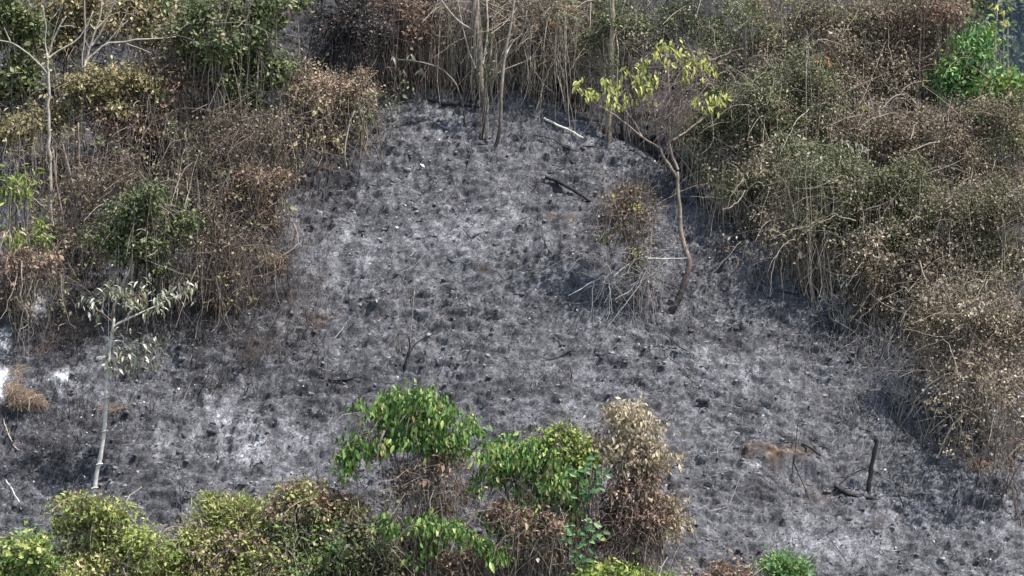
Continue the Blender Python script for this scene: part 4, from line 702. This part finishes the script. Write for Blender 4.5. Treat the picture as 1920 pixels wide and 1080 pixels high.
# arching low green shrub
t, b, LB, Y = bush('green_bush', 'low green arching shrub in front of the large arching bush', 'bush', (800, 1130), [(735, 985, 32, 20), (790, 985, 36, 22), (835, 990, 32, 20), (878, 1005, 28, 20), (912, 1025, 24, 22), (937, 1045, 14, 18), (800, 1015, 30, 30), (790, 1055, 30, 30)], n_cl=0, stems=16, sr=.01, stem_spread=.3, strands=80, hangs=40, strand_mat='redtwig', slen=.4, Y=-7.6, canes=False)
p, a, nr, L, v = leaf_spray(LB, 230, 8, .06, 1.3, .105, lo=.3); near = np.argsort(p[:, 1] - L)[:300]; rest = np.setdiff1d(np.arange(len(p)), near)
leaf_objects(t, b, p[near], a[near], nr[near], L[near], 'green', .4, .22, 'g'); mb = MB(); mb.leaves(p[rest], a[rest], nr[rest], L[rest], L[rest] * .4, v[rest]); mb.build('foliage', LEAF['green'], t, b, stuff=True)
# tan withered bush
t, b, LB, Y = bush('withered_bush', 'tan withered bush with dry hanging leaves right of the green foreground bushes', 'bush', (1200, 1130), [(1180, 785, 58, 38), (1205, 835, 44, 38), (1150, 812, 40, 32), (1235, 890, 34, 44), (1262, 945, 34, 50), (1277, 1010, 24, 54), (1240, 985, 30, 34), (1190, 1055, 36, 26), (1160, 860, 40, 30)], n_cl=0, stems=16, sr=.012, stem_spread=.4, strands=120, hangs=30, strand_mat='redtwig', slen=.4, Y=-6.9, canes=False)
p, a, nr, L, v = leaf_spray(LB, 560, 9, .085, 1.0, .086, lo=.3); near = np.argsort(p[:, 1] - L)[:300]; rest = np.setdiff1d(np.arange(len(p)), near)
leaf_objects(t, b, p[near], a[near], nr[near], L[near], 'tan', .42, .4, 't'); mb = MB(); mb.leaves(p[rest], a[rest], nr[rest], L[rest], L[rest] * .42, v[rest]); mb.build('foliage', LEAF['tan'], t, b, stuff=True)
LBt = lobes_w([(1180, 920, 55, 60), (1200, 980, 60, 60), (1150, 1010, 60, 60), (1210, 870, 30, 40)], -6.9); mb = MB(); mb.tubes(hang(LBt, 110), .0042, 3); mb.tubes(arcs(LBt, 900, length=.4, sag=.2), .0048, 3); mb.build('dry_vines', ST['redtwig'], t, b, stuff=True)
mb = MB(); p, d, v = clumps(LBt, 460, 16, .12, .2); a, nr = leaf_dirs(d, .9); l = rng.gamma(9, .008, len(p)); mb.leaves(p, a, nr, l, l * .45, v); mb.build('brown_foliage', LEAF['rust'], t, b, stuff=True)
# large-leaved plants
for (pts, base, lab, Yv) in [([(1070, 885), (1085, 905), (1100, 880), (1115, 900), (1130, 890), (1075, 925), (1095, 925), (1060, 905), (1125, 912), (1110, 862)], (1095, 1100), 'broad-leaved dark green plant under the yellow green creeper', -7.2), ([(1070, 985), (1090, 995), (1110, 985), (1065, 1010), (1085, 1025), (1105, 1015), (1080, 1045), (1095, 1050), (1120, 1000)], (1090, 1110), 'broad-leaved dark green plant at the foot of the tan withered bush', -7.45)]:
    b = at(base[0], base[1], Yv); b[2] = float(hgt(b[0], Yv)); t = thing('broadleaf_plant', lab, 'plant', b, 'broad-leaved plants in the foreground'); P, A, N, L = [], [], [], []
    for q in pts:
        limb(t, b, 'stalk', [base, ((base[0] + q[0]) / 2, (base[1] + q[1]) / 2), (q[0], q[1], -.1)], Yv, 1.2, .7, 'brown', 6, 4)
        for i in range(6): P.append(at(q[0] + rng.normal(0, 5), q[1] + rng.normal(0, 5), Yv + rng.normal(-.1, .1))); an = i / 6 * 6.28 + rng.normal(0, .3); A.append((math.cos(an), -.4, math.sin(an) * .8 - .3)); N.append((rng.normal(0, .3), -.8, .7)); L.append(rng.uniform(.10, .17))
    leaf_objects(t, b, np.array(P), np.array(A), np.array(N), np.array(L), 'broad', .55, .2, 'b')
# the row of bushes along the bottom edge
FG = 'bushes along the bottom edge'
FAR = 1.65
E = dict(group=FG, per=22, spread=.11, canes=False)
bush('low_bush', 'rounded green bush in the bottom left corner', 'bush', (40, 1180), [(40, 1050, 55, 34), (-10, 1050, 40, 34), (80, 1070, 40, 30)], 'olive', n_cl=150, L=.085, W=.6, droop=.5, Y=-7.6, strands=40, leaf2='green', n2=130, **E)
bush('low_bush', 'olive green bush at the foot of the slender white trunk', 'bush', (160, 1160), [(150, 958, 50, 22), (195, 965, 40, 24), (120, 1000, 40, 28), (180, 1010, 70, 34), (230, 1030, 50, 40), (150, 1060, 70, 40)], 'olive', n_cl=330, L=.078, W=.5, droop=.5, Y=-7.15, strands=160, hangs=80, leaf2='rust', n2=60, **E)
bush('low_bush', 'yellow green low bush between the olive bush and the brown-topped bush', 'bush', (290, 1160), [(280, 1010, 50, 20), (330, 1030, 40, 30), (300, 1060, 70, 30)], 'lime', n_cl=170, L=.07, W=.45, droop=.3, Y=-7.3, strands=140, leaf2='olive', n2=120, **E)
bush('low_bush', 'pale yellowish spiky bush at the bottom left of centre', 'bush', (430, 1150), [(430, 962, 45, 20), (405, 970, 30, 18), (455, 985, 40, 22)], 'olive', n_cl=170, L=.1, W=.2, droop=-.6, Y=-7.0, strands=160, leaf2='tan', n2=40, strand_mat='straw', slen=.3, **E)
bush('low_bush', 'brownish olive mounded bush under the pale spiky bush', 'bush', (400, 1170), [(380, 1010, 50, 26), (440, 1020, 60, 34), (400, 1060, 80, 34), (490, 1050, 30, 34)], 'rust', n_cl=170, L=.075, Y=-7.35, strands=330, leaf2='olive', n2=190, slen=.4, **E)
bush('low_bush', 'soft yellow green undergrowth along the bottom edge below the olive bush', 'bush', (250, 1190), [(230, 1070, 80, 30), (340, 1060, 70, 34), (100, 1075, 70, 24), (480, 1060, 70, 30)], 'olive', n_cl=260, L=.07, Y=-7.5, strands=200, leaf2='thicket', n2=60, slen=.4, strand_mat='straw', **E)
bush('low_bush', 'reddish brown topped bush just left of the large arching bush', 'bush', (570, 1140), [(560, 918, 40, 16), (600, 935, 60, 26), (540, 945, 40, 20), (650, 950, 36, 14), (590, 965, 60, 20)], 'rust', n_cl=150, L=.07, Y=-6.9, strands=420, hangs=200, leaf2='olive', n2=150, slen=.4, **E)
bush('low_bush', 'grey green ragged undergrowth below the reddish brown topped bush', 'bush', (580, 1170), [(540, 1010, 50, 40), (610, 1020, 60, 50), (560, 1060, 80, 40), (660, 1030, 40, 50)], 'thicket_green', n_cl=280, L=.08, Y=-7.2, strands=330, hangs=120, leaf2='green', n2=110, slen=.5, **E)
bush('low_bush', 'mixed brown and green undergrowth at the bottom centre', 'bush', (720, 1170), [(700, 1010, 40, 40), (740, 1050, 60, 40), (690, 1070, 60, 30)], 'thicket_green', n_cl=190, L=.08, Y=-7.3, strands=300, leaf2='rust', n2=80, slen=.5, **E)
bush('low_bush', 'dark shaded brush beneath the middle green bush', 'bush', (960, 1170), [(900, 1040, 60, 40), (980, 1010, 60, 50), (1040, 1020, 50, 60), (860, 1050, 50, 40), (1000, 960, 60, 30)], 'rust', n_cl=170, L=.08, Y=-7.1, strands=330, hangs=160, strand_mat='vine', slen=.7, **E)
bush('low_bush', 'low yellow green sprigs at the foot of the tan withered bush', 'bush', (1180, 1160), [(1160, 1078, 60, 14), (1240, 1082, 40, 12), (1100, 1080, 40, 12)], 'lime', n_cl=60, L=.09, Y=-7.5, strands=60, **E)
bush('low_bush', 'bright green sprig cut off by the bottom edge at the right', 'bush', (1470, 1150), [(1470, 1060, 34, 16), (1440, 1075, 36, 14), (1500, 1070, 24, 14)], 'bright', n_cl=90, L=.075, W=.35, droop=-.4, Y=-7.3, strands=20, leaf2='lime', n2=20, **E)
bush('low_bush', 'thin reddish twig tuft on the bottom edge right of the tan withered bush', 'bush', (1380, 1140), [(1370, 1082, 50, 14)], 'rust', n_cl=24, L=.08, Y=-7.3, strands=80, strand_mat='redtwig', slen=.4, **E)
print('objects', len(bpy.data.objects), 'tris', sum(sum(len(p.vertices) - 2 for p in me.polygons) if len(me.polygons) < 10 else len(me.loops) - 2 * len(me.polygons) for me in bpy.data.meshes))
